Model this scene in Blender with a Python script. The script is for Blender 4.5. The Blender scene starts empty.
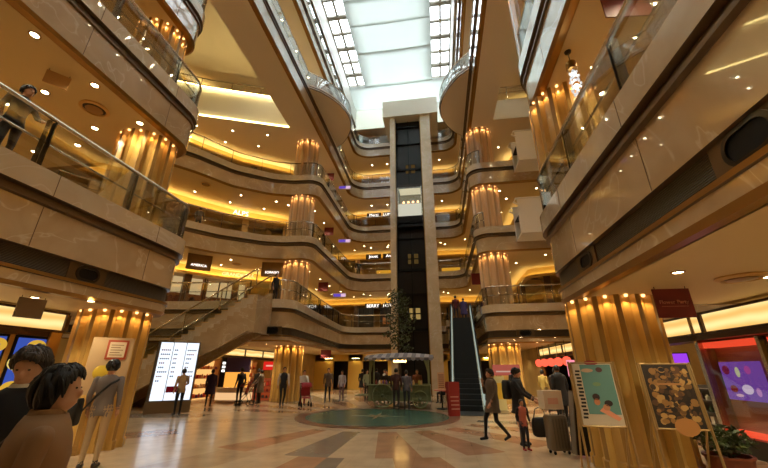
import bpy, bmesh, math, random
import numpy as np
from math import sin, cos, pi, radians, atan2, hypot, sqrt
from mathutils import Vector, Matrix
from mathutils.geometry import tessellate_polygon
random.seed(7)
SC = bpy.context.scene
COL = SC.collection

# ------------------------------------------------------------------ view
SC.view_settings.view_transform = 'Standard'
SC.view_settings.look = 'None'
SC.view_settings.gamma = 1.0
SC.view_settings.use_curve_mapping = False
SC.view_settings.exposure = 0.0
SC.cycles.use_denoising = True
SC.cycles.max_bounces = 8
SC.cycles.diffuse_bounces = 4
SC.cycles.glossy_bounces = 3
SC.cycles.transmission_bounces = 4
SC.cycles.transparent_max_bounces = 16
SC.cycles.sample_clamp_indirect = 4.0
SC.cycles.caustics_reflective = False
SC.cycles.caustics_refractive = False

cam_d = bpy.data.cameras.new('camera')
cam_d.sensor_width = 36.0
cam_d.lens = 350.0 / 768.0 * 36.0
cam_d.clip_end = 300
cam = bpy.data.objects.new('camera', cam_d)
COL.objects.link(cam)
cam.location = (0, 0, 1.6)
cam.rotation_euler = (radians(90 + 21.235), 0, radians(8.632))
SC.camera = cam

# ------------------------------------------------------------------ materials
def s2l(c):
    c = c / 255.0
    return c / 12.92 if c <= 0.04045 else ((c + 0.055) / 1.055) ** 2.4
def rgb(r, g, b):
    return (s2l(r), s2l(g), s2l(b), 1.0)

def mat(name, col, rough=0.5, metal=0.0, coat=0.0, spec=0.5, emit=None, estr=0.0):
    m = bpy.data.materials.new(name); m.use_nodes = True
    b = m.node_tree.nodes['Principled BSDF']
    b.inputs['Base Color'].default_value = col
    b.inputs['Roughness'].default_value = rough
    b.inputs['Metallic'].default_value = metal
    b.inputs['Coat Weight'].default_value = coat
    b.inputs['Coat Roughness'].default_value = 0.08
    b.inputs['Specular IOR Level'].default_value = spec
    if emit:
        b.inputs['Emission Color'].default_value = emit
        b.inputs['Emission Strength'].default_value = estr
    return m
def N(m, t, **kw):
    n = m.node_tree.nodes.new(t)
    for k, v in kw.items(): setattr(n, k, v)
    return n
def L(m, a, b): m.node_tree.links.new(a, b)
def bsdf(m): return m.node_tree.nodes['Principled BSDF']
def noisy(m, c1, c2, scale=3.0, detail=4.0, coord='Object', stretch=(1, 1, 1), bump=0.0):
    tc = N(m, 'ShaderNodeTexCoord'); mp = N(m, 'ShaderNodeMapping')
    mp.inputs['Scale'].default_value = stretch
    nz = N(m, 'ShaderNodeTexNoise'); nz.inputs['Scale'].default_value = scale; nz.inputs['Detail'].default_value = detail
    cr = N(m, 'ShaderNodeValToRGB')
    cr.color_ramp.elements[0].color = c1; cr.color_ramp.elements[1].color = c2
    cr.color_ramp.elements[0].position = 0.3; cr.color_ramp.elements[1].position = 0.7
    L(m, tc.outputs[coord], mp.inputs['Vector']); L(m, mp.outputs[0], nz.inputs['Vector'])
    L(m, nz.outputs['Fac'], cr.inputs[0]); L(m, cr.outputs[0], bsdf(m).inputs['Base Color'])
    if bump:
        bp = N(m, 'ShaderNodeBump'); bp.inputs['Strength'].default_value = bump
        L(m, nz.outputs['Fac'], bp.inputs['Height']); L(m, bp.outputs[0], bsdf(m).inputs['Normal'])
    return m
def emis(name, col, s):
    m = bpy.data.materials.new(name); m.use_nodes = True
    nt = m.node_tree; nt.nodes.remove(nt.nodes['Principled BSDF'])
    e = nt.nodes.new('ShaderNodeEmission'); e.inputs[0].default_value = col; e.inputs[1].default_value = s
    nt.links.new(e.outputs[0], nt.nodes['Material Output'].inputs[0])
    return m

M = {}
def marble(name, c1, c2, vein, rough=0.16):
    m = mat(name, c1, rough, 0, 0.9); bsdf(m).inputs['Coat Roughness'].default_value = 0.03
    tc = N(m, 'ShaderNodeTexCoord'); nz = N(m, 'ShaderNodeTexNoise'); nz.inputs['Scale'].default_value = 0.9; nz.inputs['Detail'].default_value = 6
    nz.inputs['Distortion'].default_value = 1.2
    cr = N(m, 'ShaderNodeValToRGB'); e = cr.color_ramp.elements
    e[0].position = 0.35; e[0].color = c1; e[1].position = 0.65; e[1].color = c2
    w = N(m, 'ShaderNodeTexNoise'); w.inputs['Scale'].default_value = 0.55; w.inputs['Detail'].default_value = 3; w.inputs['Distortion'].default_value = 2.2
    r2 = N(m, 'ShaderNodeValToRGB'); f = r2.color_ramp.elements
    f[0].position = 0.485; f[0].color = (0, 0, 0, 1); f[1].position = 0.515; f[1].color = (0, 0, 0, 1)
    mid = r2.color_ramp.elements.new(0.5); mid.color = (0.55, 0.55, 0.55, 1)
    mx = N(m, 'ShaderNodeMix'); mx.data_type = 'RGBA'
    L(m, tc.outputs['Object'], nz.inputs['Vector']); L(m, tc.outputs['Object'], w.inputs['Vector'])
    L(m, nz.outputs['Fac'], cr.inputs[0]); L(m, w.outputs['Fac'], r2.inputs[0])
    L(m, r2.outputs[0], mx.inputs[0]); L(m, cr.outputs[0], mx.inputs[6]); mx.inputs[7].default_value = vein
    L(m, mx.outputs[2], bsdf(m).inputs['Base Color'])
    return m
M['marble'] = marble('beige_marble', rgb(194, 170, 136), rgb(180, 154, 118), rgb(216, 200, 174))
M['marble_light'] = marble('pale_beige_marble', rgb(204, 188, 162), rgb(194, 174, 146), rgb(222, 212, 194), 0.2)
M['groove'] = mat('bronze_groove', rgb(96, 74, 48), 0.35, 0.3)
M['brass'] = mat('brass_edge', rgb(150, 112, 56), 0.3, 0.7)
M['ceil'] = mat('ceiling_paint', rgb(206, 184, 138), 0.55)
M['soffit'] = mat('daylit_soffit_paint', rgb(238, 226, 206), 0.5)  # upper levels only; daylight bounce is put into this paler colour
M['inner'] = mat('interior_floor', rgb(150, 120, 84), 0.4)
M['inwall'] = noisy(mat('warm_interior_wall', rgb(170, 136, 76), 0.5), rgb(150, 116, 60), rgb(192, 156, 88), 0.7)
M['fascia_gold'] = mat('honey_fascia', rgb(216, 180, 104), 0.45)
M['wood'] = noisy(mat('dark_wood', rgb(70, 46, 26), 0.4), rgb(58, 36, 20), rgb(92, 62, 34), 4, stretch=(1, 1, .2))
M['dark'] = mat('dark_brown', rgb(36, 26, 18), 0.45)
M['black'] = mat('black_matte', rgb(9, 8, 8), 0.6, 0, 0, .2)
M['vent'] = mat('vent_bronze', rgb(88, 70, 46), 0.4, 0.4)
def vent_stripes(m):
    tc = N(m, 'ShaderNodeTexCoord'); sp = N(m, 'ShaderNodeSeparateXYZ'); ma = N(m, 'ShaderNodeMath'); ma.operation = 'MULTIPLY'; ma.inputs[1].default_value = 250
    sn = N(m, 'ShaderNodeMath'); sn.operation = 'SINE'; cr = N(m, 'ShaderNodeValToRGB')
    cr.color_ramp.elements[0].color = rgb(70, 57, 39); cr.color_ramp.elements[1].color = rgb(106, 88, 62)
    bp = N(m, 'ShaderNodeBump'); bp.inputs['Strength'].default_value = 0.6; bp.inputs['Distance'].default_value = 0.02
    L(m, tc.outputs['Object'], sp.inputs[0]); L(m, sp.outputs['Z'], ma.inputs[0]); L(m, ma.outputs[0], sn.inputs[0])
    L(m, sn.outputs[0], cr.inputs[0]); L(m, cr.outputs[0], bsdf(m).inputs['Base Color']); L(m, sn.outputs[0], bp.inputs['Height']); L(m, bp.outputs[0], bsdf(m).inputs['Normal'])
vent_stripes(M['vent'])
M['steel'] = mat('brushed_steel', rgb(196, 186, 168), 0.25, 0.9)
M['darkmetal'] = mat('dark_bronze_metal', rgb(44, 37, 30), 0.3, 0.5)
M['white'] = mat('white_paint', rgb(225, 224, 218), 0.5)
M['cream'] = mat('cream_paint', rgb(226, 212, 182), 0.5)
M['chrome'] = mat('chrome', rgb(220, 215, 205), 0.08, 1.0)
def glass_mat(name, tint, refl=0.12, fs=0.6):
    m = bpy.data.materials.new(name); m.use_nodes = True
    nt = m.node_tree; nt.nodes.remove(nt.nodes['Principled BSDF'])
    t = nt.nodes.new('ShaderNodeBsdfTransparent'); t.inputs[0].default_value = tint
    g = nt.nodes.new('ShaderNodeBsdfGlossy'); g.inputs['Roughness'].default_value = 0.02
    fr = nt.nodes.new('ShaderNodeFresnel'); fr.inputs[0].default_value = 1.45
    mu = nt.nodes.new('ShaderNodeMath'); mu.operation = 'MULTIPLY_ADD'; mu.inputs[1].default_value = fs; mu.inputs[2].default_value = refl * 0.3
    mx = nt.nodes.new('ShaderNodeMixShader')
    nt.links.new(fr.outputs[0], mu.inputs[0]); nt.links.new(mu.outputs[0], mx.inputs[0])
    nt.links.new(t.outputs[0], mx.inputs[1]); nt.links.new(g.outputs[0], mx.inputs[2])
    nt.links.new(mx.outputs[0], nt.nodes['Material Output'].inputs[0])
    return m
M['glass'] = glass_mat('balustrade_glass', (0.95, 0.97, 0.96, 1))
M['rib_gold'] = noisy(mat('bronze_veneer', rgb(172, 132, 66), 0.3, 0.0, 0.3), rgb(174, 134, 68), rgb(148, 110, 52), 2.0, stretch=(3, 3, .25))
M['rib_rose'] = noisy(mat('deep_rose_veneer', rgb(170, 130, 94), 0.3, 0.0, 0.2), rgb(200, 166, 126), rgb(182, 146, 108), 1.6, stretch=(3, 3, .3))
M['tower_stone'] = marble('tower_stone', rgb(222, 202, 168), rgb(208, 186, 148), rgb(232, 220, 198), 0.25)
M['clearglass'] = glass_mat('shop_pane_glass', (0.97, 0.98, 0.97, 1), 0.0, .12)
M['skyglass'] = glass_mat('skylight_glass', (0.97, 0.99, 1, 1), 0.0)
M['darkglass'] = mat('dark_shaft_glass', rgb(30, 24, 19), 0.35, 0.0, 0.0, 0.25)
M['cove'] = emis('cove_tube', (1.0, 0.75, 0.27, 1), 18.0)
M['cove_dim'] = emis('cove_tube_far', (1.0, 0.75, 0.27, 1), 8.0)
M['lamp'] = emis('downlight_lens', (1.0, 0.84, 0.50, 1), 26.0)
M['flutelamp'] = emis('column_lamp_lens', (1.0, 0.52, 0.18, 1), 4.0)
M['signwhite'] = emis('lit_sign_white', (1.0, 0.93, 0.85, 1), 2.2)
M['gold_col'] = noisy(mat('honey_veneer', rgb(190, 148, 76), 0.28, 0.0, 0.3), rgb(216, 176, 98), rgb(192, 152, 80), 2.0, stretch=(3, 3, .25))
M['pink_col'] = noisy(mat('rose_veneer', rgb(200, 160, 118), 0.3, 0.0, 0.2), rgb(224, 188, 146), rgb(206, 168, 126), 1.6, stretch=(3, 3, .3))
def fabric():
    m = bpy.data.materials.new('white_sail_cloth'); m.use_nodes = True
    nt = m.node_tree; nt.nodes.remove(nt.nodes['Principled BSDF'])
    d = nt.nodes.new('ShaderNodeBsdfDiffuse'); d.inputs[0].default_value = (.86, .88, .86, 1)
    t = nt.nodes.new('ShaderNodeBsdfTranslucent'); t.inputs[0].default_value = (.80, .86, .85, 1)
    mx = nt.nodes.new('ShaderNodeMixShader'); mx.inputs[0].default_value = .42
    nt.links.new(d.outputs[0], mx.inputs[1]); nt.links.new(t.outputs[0], mx.inputs[2]); nt.links.new(mx.outputs[0], nt.nodes['Material Output'].inputs[0])
    return m
M['cloth'] = fabric()
_cm = {}
def cmat(r, g, b, rough=0.6, metal=0.0):
    k = (r, g, b, rough, metal)
    if k not in _cm: _cm[k] = mat('paint_%02x%02x%02x' % (r, g, b), rgb(r, g, b), rough, metal)
    return _cm[k]
_em = {}
def ecol(r, g, b, s=1.0):
    k = (r, g, b, s)
    if k not in _em: _em[k] = emis('lit_%02x%02x%02x' % (r, g, b), rgb(r, g, b), s)
    return _em[k]

# ------------------------------------------------------------------ mesh builder
class MB:
    def __init__(s): s.v = []; s.f = []; s.m = []
    def add(s, vs, fs, mi=0):
        o = len(s.v); s.v += [tuple(v) for v in vs]
        for f in fs: s.f.append([i + o for i in f]); s.m.append(mi)
        return s
    def box(s, x0, y0, z0, x1, y1, z1, mi=0):
        v = [(x0, y0, z0), (x1, y0, z0), (x1, y1, z0), (x0, y1, z0), (x0, y0, z1), (x1, y0, z1), (x1, y1, z1), (x0, y1, z1)]
        return s.add(v, [(0, 3, 2, 1), (4, 5, 6, 7), (0, 1, 5, 4), (1, 2, 6, 5), (2, 3, 7, 6), (3, 0, 4, 7)], mi)
    def cbox(s, c, d, mi=0, R=None):
        v = [Vector((sx * d[0] / 2, sy * d[1] / 2, sz * d[2] / 2)) for sz in (-1, 1) for sx, sy in ((-1, -1), (1, -1), (1, 1), (-1, 1))]
        if R is not None: v = [R @ p for p in v]
        v = [p + Vector(c) for p in v]
        return s.add(v, [(0, 3, 2, 1), (4, 5, 6, 7), (0, 1, 5, 4), (1, 2, 6, 5), (2, 3, 7, 6), (3, 0, 4, 7)], mi)
    def rings(s, rings, mi=0, caps=True, closed=False):
        n = len(rings[0]); o = len(s.v)
        for r in rings: s.v += [tuple(p) for p in r]
        K = len(rings)
        for k in range(K if closed else K - 1):
            a = o + k * n; b = o + ((k + 1) % K) * n
            for i in range(n):
                j = (i + 1) % n; s.f.append([a + i, a + j, b + j, b + i]); s.m.append(mi)
        if caps and not closed:
            s.f.append([o + i for i in range(n)][::-1]); s.m.append(mi)
            s.f.append([o + (K - 1) * n + i for i in range(n)]); s.m.append(mi)
        return s
    def tube(s, pts, r, n=8, mi=0):
        pts = [Vector(p) for p in pts]; rr = r if isinstance(r, (list, tuple)) else [r] * len(pts)
        R = []; up = None
        for i, p in enumerate(pts):
            d = (pts[min(i + 1, len(pts) - 1)] - pts[max(i - 1, 0)]).normalized()
            if up is None: up = Vector((0, 0, 1)) if abs(d.z) < .9 else Vector((1, 0, 0))
            a = d.cross(up).normalized(); up = a.cross(d).normalized()
            R.append([p + (a * cos(2 * pi * k / n) + up * sin(2 * pi * k / n)) * rr[i] for k in range(n)])
        return s.rings(R, mi)
    def lathe(s, prof, n=24, c=(0, 0, 0), mi=0, caps=True):
        return s.rings([[(c[0] + r * cos(2 * pi * k / n), c[1] + r * sin(2 * pi * k / n), c[2] + z) for k in range(n)] for r, z in prof], mi, caps)
    def sweep(s, path, prof, mats=None, closed_prof=False, caps=False):
        """path: 2D points, prof: (offset to the right of travel, z)"""
        P = path; n = len(P); off = []
        for i in range(n):
            a = P[max(i - 1, 0)]; b = P[min(i + 1, n - 1)]; c = P[i]
            d1 = Vector((c[0] - a[0], c[1] - a[1])); d2 = Vector((b[0] - c[0], b[1] - c[1]))
            if d1.length < 1e-9: d1 = d2
            if d2.length < 1e-9: d2 = d1
            d1.normalize(); d2.normalize()
            n1 = Vector((d1.y, -d1.x)); n2 = Vector((d2.y, -d2.x)); m = (n1 + n2)
            if m.length < 1e-6: m = n1.copy()
            m.normalize(); k = max(m.dot(n1), .5); off.append(m / k)
        o = len(s.v); K = len(prof)
        for i in range(n):
            for (q, z) in prof: s.v.append((P[i][0] + off[i].x * q, P[i][1] + off[i].y * q, z))
        for i in range(n - 1):
            for k in range(K if closed_prof else K - 1):
                k2 = (k + 1) % K
                s.f.append([o + i * K + k, o + (i + 1) * K + k, o + (i + 1) * K + k2, o + i * K + k2]); s.m.append(mats[k] if mats else 0)
        if caps and closed_prof:
            s.f.append([o + k for k in range(K)]); s.m.append(0); s.f.append([o + (n - 1) * K + k for k in range(K)][::-1]); s.m.append(0)
        return s
    def poly(s, loops, z, mi=0):
        tr = tessellate_polygon([[Vector((p[0], p[1], 0)) for p in l] for l in loops])
        pts = [(p[0], p[1], z) for l in loops for p in l]
        return s.add(pts, [t[:] for t in tr], mi)
    def sphere(s, c, r, n=12, m=8, mi=0, R=None):
        r = r if isinstance(r, (tuple, list)) else (r, r, r); rg = []
        for j in range(1, m):
            t = pi * j / m
            q = [Vector((r[0] * sin(t) * cos(2 * pi * k / n), r[1] * sin(t) * sin(2 * pi * k / n), -r[2] * cos(t))) for k in range(n)]
            if R is not None: q = [R @ p for p in q]
            rg.append([p + Vector(c) for p in q])
        return s.rings(rg, mi)
    def build(s, name, mats, parent=None, loc=(0, 0, 0), rz=0.0, rot=None, smooth=True, angle=0.7):
        me = bpy.data.meshes.new(name); me.from_pydata(s.v, [], s.f)
        if not isinstance(mats, (list, tuple)): mats = [mats]
        for m in mats: me.materials.append(M[m] if isinstance(m, str) else m)
        me.polygons.foreach_set('material_index', s.m)
        bm = bmesh.new(); bm.from_mesh(me); bmesh.ops.recalc_face_normals(bm, faces=bm.faces); bm.to_mesh(me); bm.free()
        if smooth:
            me.polygons.foreach_set('use_smooth', [True] * len(me.polygons)); me.set_sharp_from_angle(angle=angle)
        me.update()
        o = bpy.data.objects.new(name, me); COL.objects.link(o)
        o.location = loc; o.rotation_euler = rot if rot else (0, 0, rz)
        if parent: o.parent = parent
        return o

def thing(name, label, cat, loc=(0, 0, 0), rz=0.0, group=None):
    o = bpy.data.objects.new(name, None); COL.objects.link(o); o.empty_display_size = .2
    o.location = loc; o.rotation_euler = (0, 0, rz)
    return tag(o, label, cat, group)
def tag(o, label, cat, group=None):
    o['label'] = label; o['category'] = cat
    if group: o['group'] = group
    return o
def struct(o): o['kind'] = 'structure'; return o
def copy_thing(root, loc, rz, label=None, group=None, scale=None):
    r = root.copy(); COL.objects.link(r); r.location = loc; r.rotation_euler = (0, 0, rz)
    if scale: r.scale = scale
    if label: r['label'] = label
    if group: r['group'] = group
    for ch in list(root.children):
        c = ch.copy(); COL.objects.link(c); c.parent = r
        for g in list(ch.children):
            d = g.copy(); COL.objects.link(d); d.parent = c
    return r
def text_mesh(txt, size, name, material, parent=None, loc=(0, 0, 0), rot=(pi / 2, 0, 0), depth=.004):
    cu = bpy.data.curves.new(name, 'FONT'); cu.body = txt; cu.size = size; cu.align_x = 'CENTER'; cu.align_y = 'CENTER'; cu.extrude = depth
    cu.resolution_u = 3
    t = bpy.data.objects.new(name, cu); COL.objects.link(t)
    me = bpy.data.meshes.new_from_object(t.evaluated_get(bpy.context.evaluated_depsgraph_get()))
    bpy.data.objects.remove(t); bpy.data.curves.remove(cu)
    me.materials.clear(); me.materials.append(M[material] if isinstance(material, str) else material)
    o = bpy.data.objects.new(name, me); COL.objects.link(o); o.location = loc; o.rotation_euler = rot
    if parent: o.parent = parent
    return o

# ------------------------------------------------------------------ 2D path helpers
def fillet(pts, seg=8):
    out = []
    for i, p in enumerate(pts):
        r = p[2] if len(p) > 2 else 0
        if r == 0 or i in (0, len(pts) - 1): out.append((p[0], p[1])); continue
        a = Vector(pts[i - 1][:2]); b = Vector(p[:2]); c = Vector(pts[i + 1][:2])
        u = (a - b).normalized(); w = (c - b).normalized(); ang = math.acos(max(-1, min(1, u.dot(w))))
        if ang > pi - .02: out.append((p[0], p[1])); continue
        t = min(r / math.tan(ang / 2), (a - b).length * .49, (c - b).length * .49); r = t * math.tan(ang / 2)
        ctr = b + (u + w).normalized() * (r / sin(ang / 2)); p0 = b + u * t; p1 = b + w * t
        a0 = atan2(p0.y - ctr.y, p0.x - ctr.x); a1 = atan2(p1.y - ctr.y, p1.x - ctr.x); d = (a1 - a0 + pi) % (2 * pi) - pi
        for k in range(seg + 1):
            th = a0 + d * k / seg; out.append((ctr.x + r * cos(th), ctr.y + r * sin(th)))
    return out
def dedupe(P):
    o = [P[0]]
    for p in P[1:]:
        if hypot(p[0] - o[-1][0], p[1] - o[-1][1]) > 1e-4: o.append(p)
    return o
def plen(P): return sum(hypot(P[i + 1][0] - P[i][0], P[i + 1][1] - P[i][1]) for i in range(len(P) - 1))
def at(P, s):
    for i in range(len(P) - 1):
        d = hypot(P[i + 1][0] - P[i][0], P[i + 1][1] - P[i][1])
        if s <= d or i == len(P) - 2:
            t = s / d if d else 0; u = ((P[i + 1][0] - P[i][0]) / d, (P[i + 1][1] - P[i][1]) / d)
            return (P[i][0] + u[0] * d * t, P[i][1] + u[1] * d * t), u
        s -= d
def sub(P, s0, s1):
    out = [at(P, s0)[0]]; acc = 0
    for i in range(len(P) - 1):
        acc += hypot(P[i + 1][0] - P[i][0], P[i + 1][1] - P[i][1])
        if s0 + 1e-4 < acc < s1 - 1e-4: out.append(P[i + 1])
    out.append(at(P, s1)[0]); return dedupe(out)
def offset(P, d):
    o = []
    for i in range(len(P)):
        a = P[max(i - 1, 0)]; b = P[min(i + 1, len(P) - 1)]; t = Vector((b[0] - a[0], b[1] - a[1])).normalized()
        o.append((P[i][0] + t.y * d, P[i][1] - t.x * d))
    return o
# ------------------------------------------------------------------ levels and plan
T = {2: 4.92, 3: 9.47, 4: 14.02, 5: 18.57, 6: 23.12}
SOF = {2: 2.90, 3: 7.95, 4: 12.52, 5: 17.0, 6: 21.7, 7: 25.2}
FLOOR = {1: 0.0, **{k: v - .15 for k, v in T.items()}}
YB = -9.0
# void edge, run by run; the void lies to the right of travel
RUN = {}
def runs(l, wl, bay, farx, farR, bayR, wr, bulgeL=None, bulgeR=None):
    RUN[l] = {
        'left wing': fillet([(wl, YB), (wl, 8.7, .95), (-12.5, 8.7)]),
        'left bay': fillet([(-12.5, 8.7), (-17.4, 8.7, 2.0)] + bay),
        'left side': fillet([bay[-1][:2], (farx, 29.5, 1.5), (-3.4, 29.5)], 10),
        'far centre': [(-3.4, 29.5), (.2, 29.5)],
        'right side': fillet([(.2, 29.5)] + farR),
        'right bay': fillet([farR[-1][:2]] + bayR + [(9.5, 8.7, 1.5), (7.0, 8.7)]),
        'right wing': fillet([(7.0, 8.7), (wr, 8.7, .95), (wr, YB)]),
    }
runs(2, -6.70, [(-17.4, 13, 1.6), (-15.5, 16.0, 1.2), (-12.5, 16.45, 1), (-9.6, 16.5), (-7.1, 16.5, .9), (-7.45, 22)], -7.8,
     [(.55, 29.5, .3), (.55, 26.0, .1), (2.45, 26.0, .2), (2.45, 22)], [(2.45, 19.7, .9), (9.5, 19.7, 2)], 2.45)
runs(3, -7.25, [(-17.4, 12, 2), (-15.6, 14.1, 1.5), (-13.9, 15.9, 2), (-12.5, 17.6, 2.5), (-10.4, 19.1, 2.5), (-9.2, 19.45, 1), (-7.45, 19.5, .9), (-7.42, 22)], -7.35,
     [(2.4, 29.5, 1.5), (2.4, 22)], [(2.4, 19.7, .9), (9.5, 19.7, 2)], 2.57)
runs(4, -7.95, [(-17.4, 11.5, 2), (-15.6, 13.6, 1.5), (-13.6, 16.0, 2), (-12.4, 17.9, 2.5), (-10.4, 19.35, 2.5), (-9.2, 19.7, 1), (-7.4, 19.8, .9), (-7.38, 22)], -7.4,
     [(2.35, 29.5, 1.5), (2.35, 22)], [(2.35, 20.0, .9), (9.5, 20.0, 2)], 2.75)
def bulge(x, s, d, y0=16.4, y1=23.0):
    return [(x + s * d * sin(pi * k / 14) ** .75, y0 + (y1 - y0) * (k / 14)) for k in range(15)]
RUN[5] = {'left side': fillet([(-7.3, YB), (-7.3, 23.0), (-7.45, 29.5, 1.5), (-3.4, 29.5)]), 'far centre': [(-3.4, 29.5), (.2, 29.5)],
          'right side': fillet([(.2, 29.5), (2.5, 29.5, 1.5), (2.6, 23.0), (2.6, YB)])}
RAIL5 = {'left side': [(-7.3, YB)] + bulge(-7.3, 1, 1.9) + fillet([(-7.3, 23.0), (-7.45, 29.5, 1.5), (-3.4, 29.5)])[1:], 'right side': fillet([(.2, 29.5), (2.5, 29.5, 1.5), (2.6, 23.0)])[:-1] + bulge(2.6, -1, 1.75)[::-1] + [(2.6, YB)]}
BULGE = {'left': bulge(-7.3, 1, 1.9), 'right': bulge(2.6, -1, 1.75)[::-1]}
RUN[6] = {'left side': fillet([(-7.05, YB), (-7.1, 29.5, 1.2), (-3.4, 29.5)]), 'far centre': [(-3.4, 29.5), (.2, 29.5)],
          'right side': fillet([(.2, 29.5), (2.3, 29.5, 1.2), (2.3, YB)])}
BAY5 = {'left bay': fillet([(-9.3, 9.5), (-17.4, 9.5, 1.5), (-17.4, 14.9, .6), (-14.5, 16.4, 1.5), (-9.3, 18.4), (-9.3, 9.5)]),
        'right bay': [(4.3, 9.5), (4.3, 19.7), (9.5, 19.7), (9.5, 9.5), (4.3, 9.5)]}
FULL = {l: dedupe([p for r in RUN[l].values() for p in r]) for l in RUN}
X0, X1, Y1 = -24.0, 15.0, 38.0

PROF2 = [(-.30, 4.92), (0, 4.92), (0, 4.50), (-.10, 4.48), (-.10, 4.40), (-.05, 4.39), (-.05, 4.33), (-.12, 4.31), (-.12, 3.56), (-.19, 3.54), (-.19, 3.22), (-.11, 3.21), (-.11, 3.15), (-.14, 3.14), (-.14, 2.97), (-.20, 2.90), (-.36, 2.90)]
PM2 = [1, 1, 2, 2, 2, 2, 2, 0, 2, 3, 2, 4, 2, 0, 5, 5]
def prof_up(t, s):
    return [(-.30, t), (0, t), (0, t - .42), (-.10, t - .45), (-.10, t - .54), (-.05, t - .56), (-.05, t - .62), (-.10, t - .64), (-.10, s + .06), (-.17, s), (-.34, s)], [1, 1, 2, 2, 2, 2, 2, 0, 5, 5]
MATS = ['marble', 'marble_light', 'groove', 'vent', 'brass', 'brass']

def struct_run(l, key, path, prof, pm, name='balcony_fascia'):
    struct(MB().sweep(path, prof, pm).build(name, MATS, angle=.5))
for l in RUN:
    if l == 2: pr, pm = PROF2, PM2
    else: pr, pm = prof_up(T[l], SOF[l])
    for k, P in RUN[l].items(): struct_run(l, k, P, pr, pm)
for k, P in BAY5.items():
    pr = [(.25, T[5]), (.25, T[5] + .78), (0, T[5] + .78), (0, SOF[5] + .1), (.12, SOF[5])] if k == 'left bay' else [(.0, T[5]), (0, SOF[5])]
    q = P if k == 'left bay' else P[::-1]
    struct(MB().sweep(q, [(-a, z) for a, z in pr]).build('bay_fascia', 'white'))

for k, P in BULGE.items():
    z = T[5]
    struct(MB().sweep(P, [(-.1, z), (0, z), (0, z - .13), (-.04, z - .15), (-.04, z - .24), (-.1, z - .26)], [1, 1, 2, 1, 2]).build('balcony_fascia', MATS, angle=.5)); struct(MB().poly([offset(P, -.09)], z - .26).poly([offset(P, -.09)], z - .02).build('balcony_bulge_soffit', 'soffit', smooth=False))

# hairline joints between the stone slabs of the wing fascias
for l in (2, 3, 4):
    for k in ('left wing', 'right wing'):
        P = RUN[l][k]; jm = MB(); s_ = 1.4
        while s_ < plen(P) - .5:
            (x, y), u = at(P, s_); R = Matrix.Rotation(atan2(u[1], u[0]), 3, 'Z'); nx_, ny_ = u[1], -u[0]
            z1 = T[l]; z0 = T[l] - .43; jm.cbox((x + nx_ * .001, y + ny_ * .001, (z0 + z1) / 2), (.012, .006, z1 - z0), 0, R)
            d_ = -.12 if l == 2 else -.10; za, zb_ = (3.57, 4.30) if l == 2 else (SOF[l] + .07, T[l] - .65)
            jm.cbox((x + nx_ * (d_ + .001), y + ny_ * (d_ + .001), (za + zb_) / 2), (.012, .006, zb_ - za), 0, R)
            s_ += 2.45
        struct(jm.build('fascia_joints', 'groove', smooth=False))

# slabs: soffit below and floor above
def slab_loops(l, d):
    edge = offset(FULL[l], d)
    outer = edge + [(X1, YB), (X1, Y1), (X0, Y1), (X0, YB)]
    loops = [outer]
    if l == 5:
        for k in BAY5: loops.append(BAY5[k][:-1])
    return loops
for l in RUN:
    struct(MB().poly(slab_loops(l, -.33), SOF[l]).build('ceiling', 'ceil' if l < 5 else 'soffit', smooth=False))
    struct(MB().poly(slab_loops(l, -.28), FLOOR[l] + .1).build('floor', 'inner', smooth=False))

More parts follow.
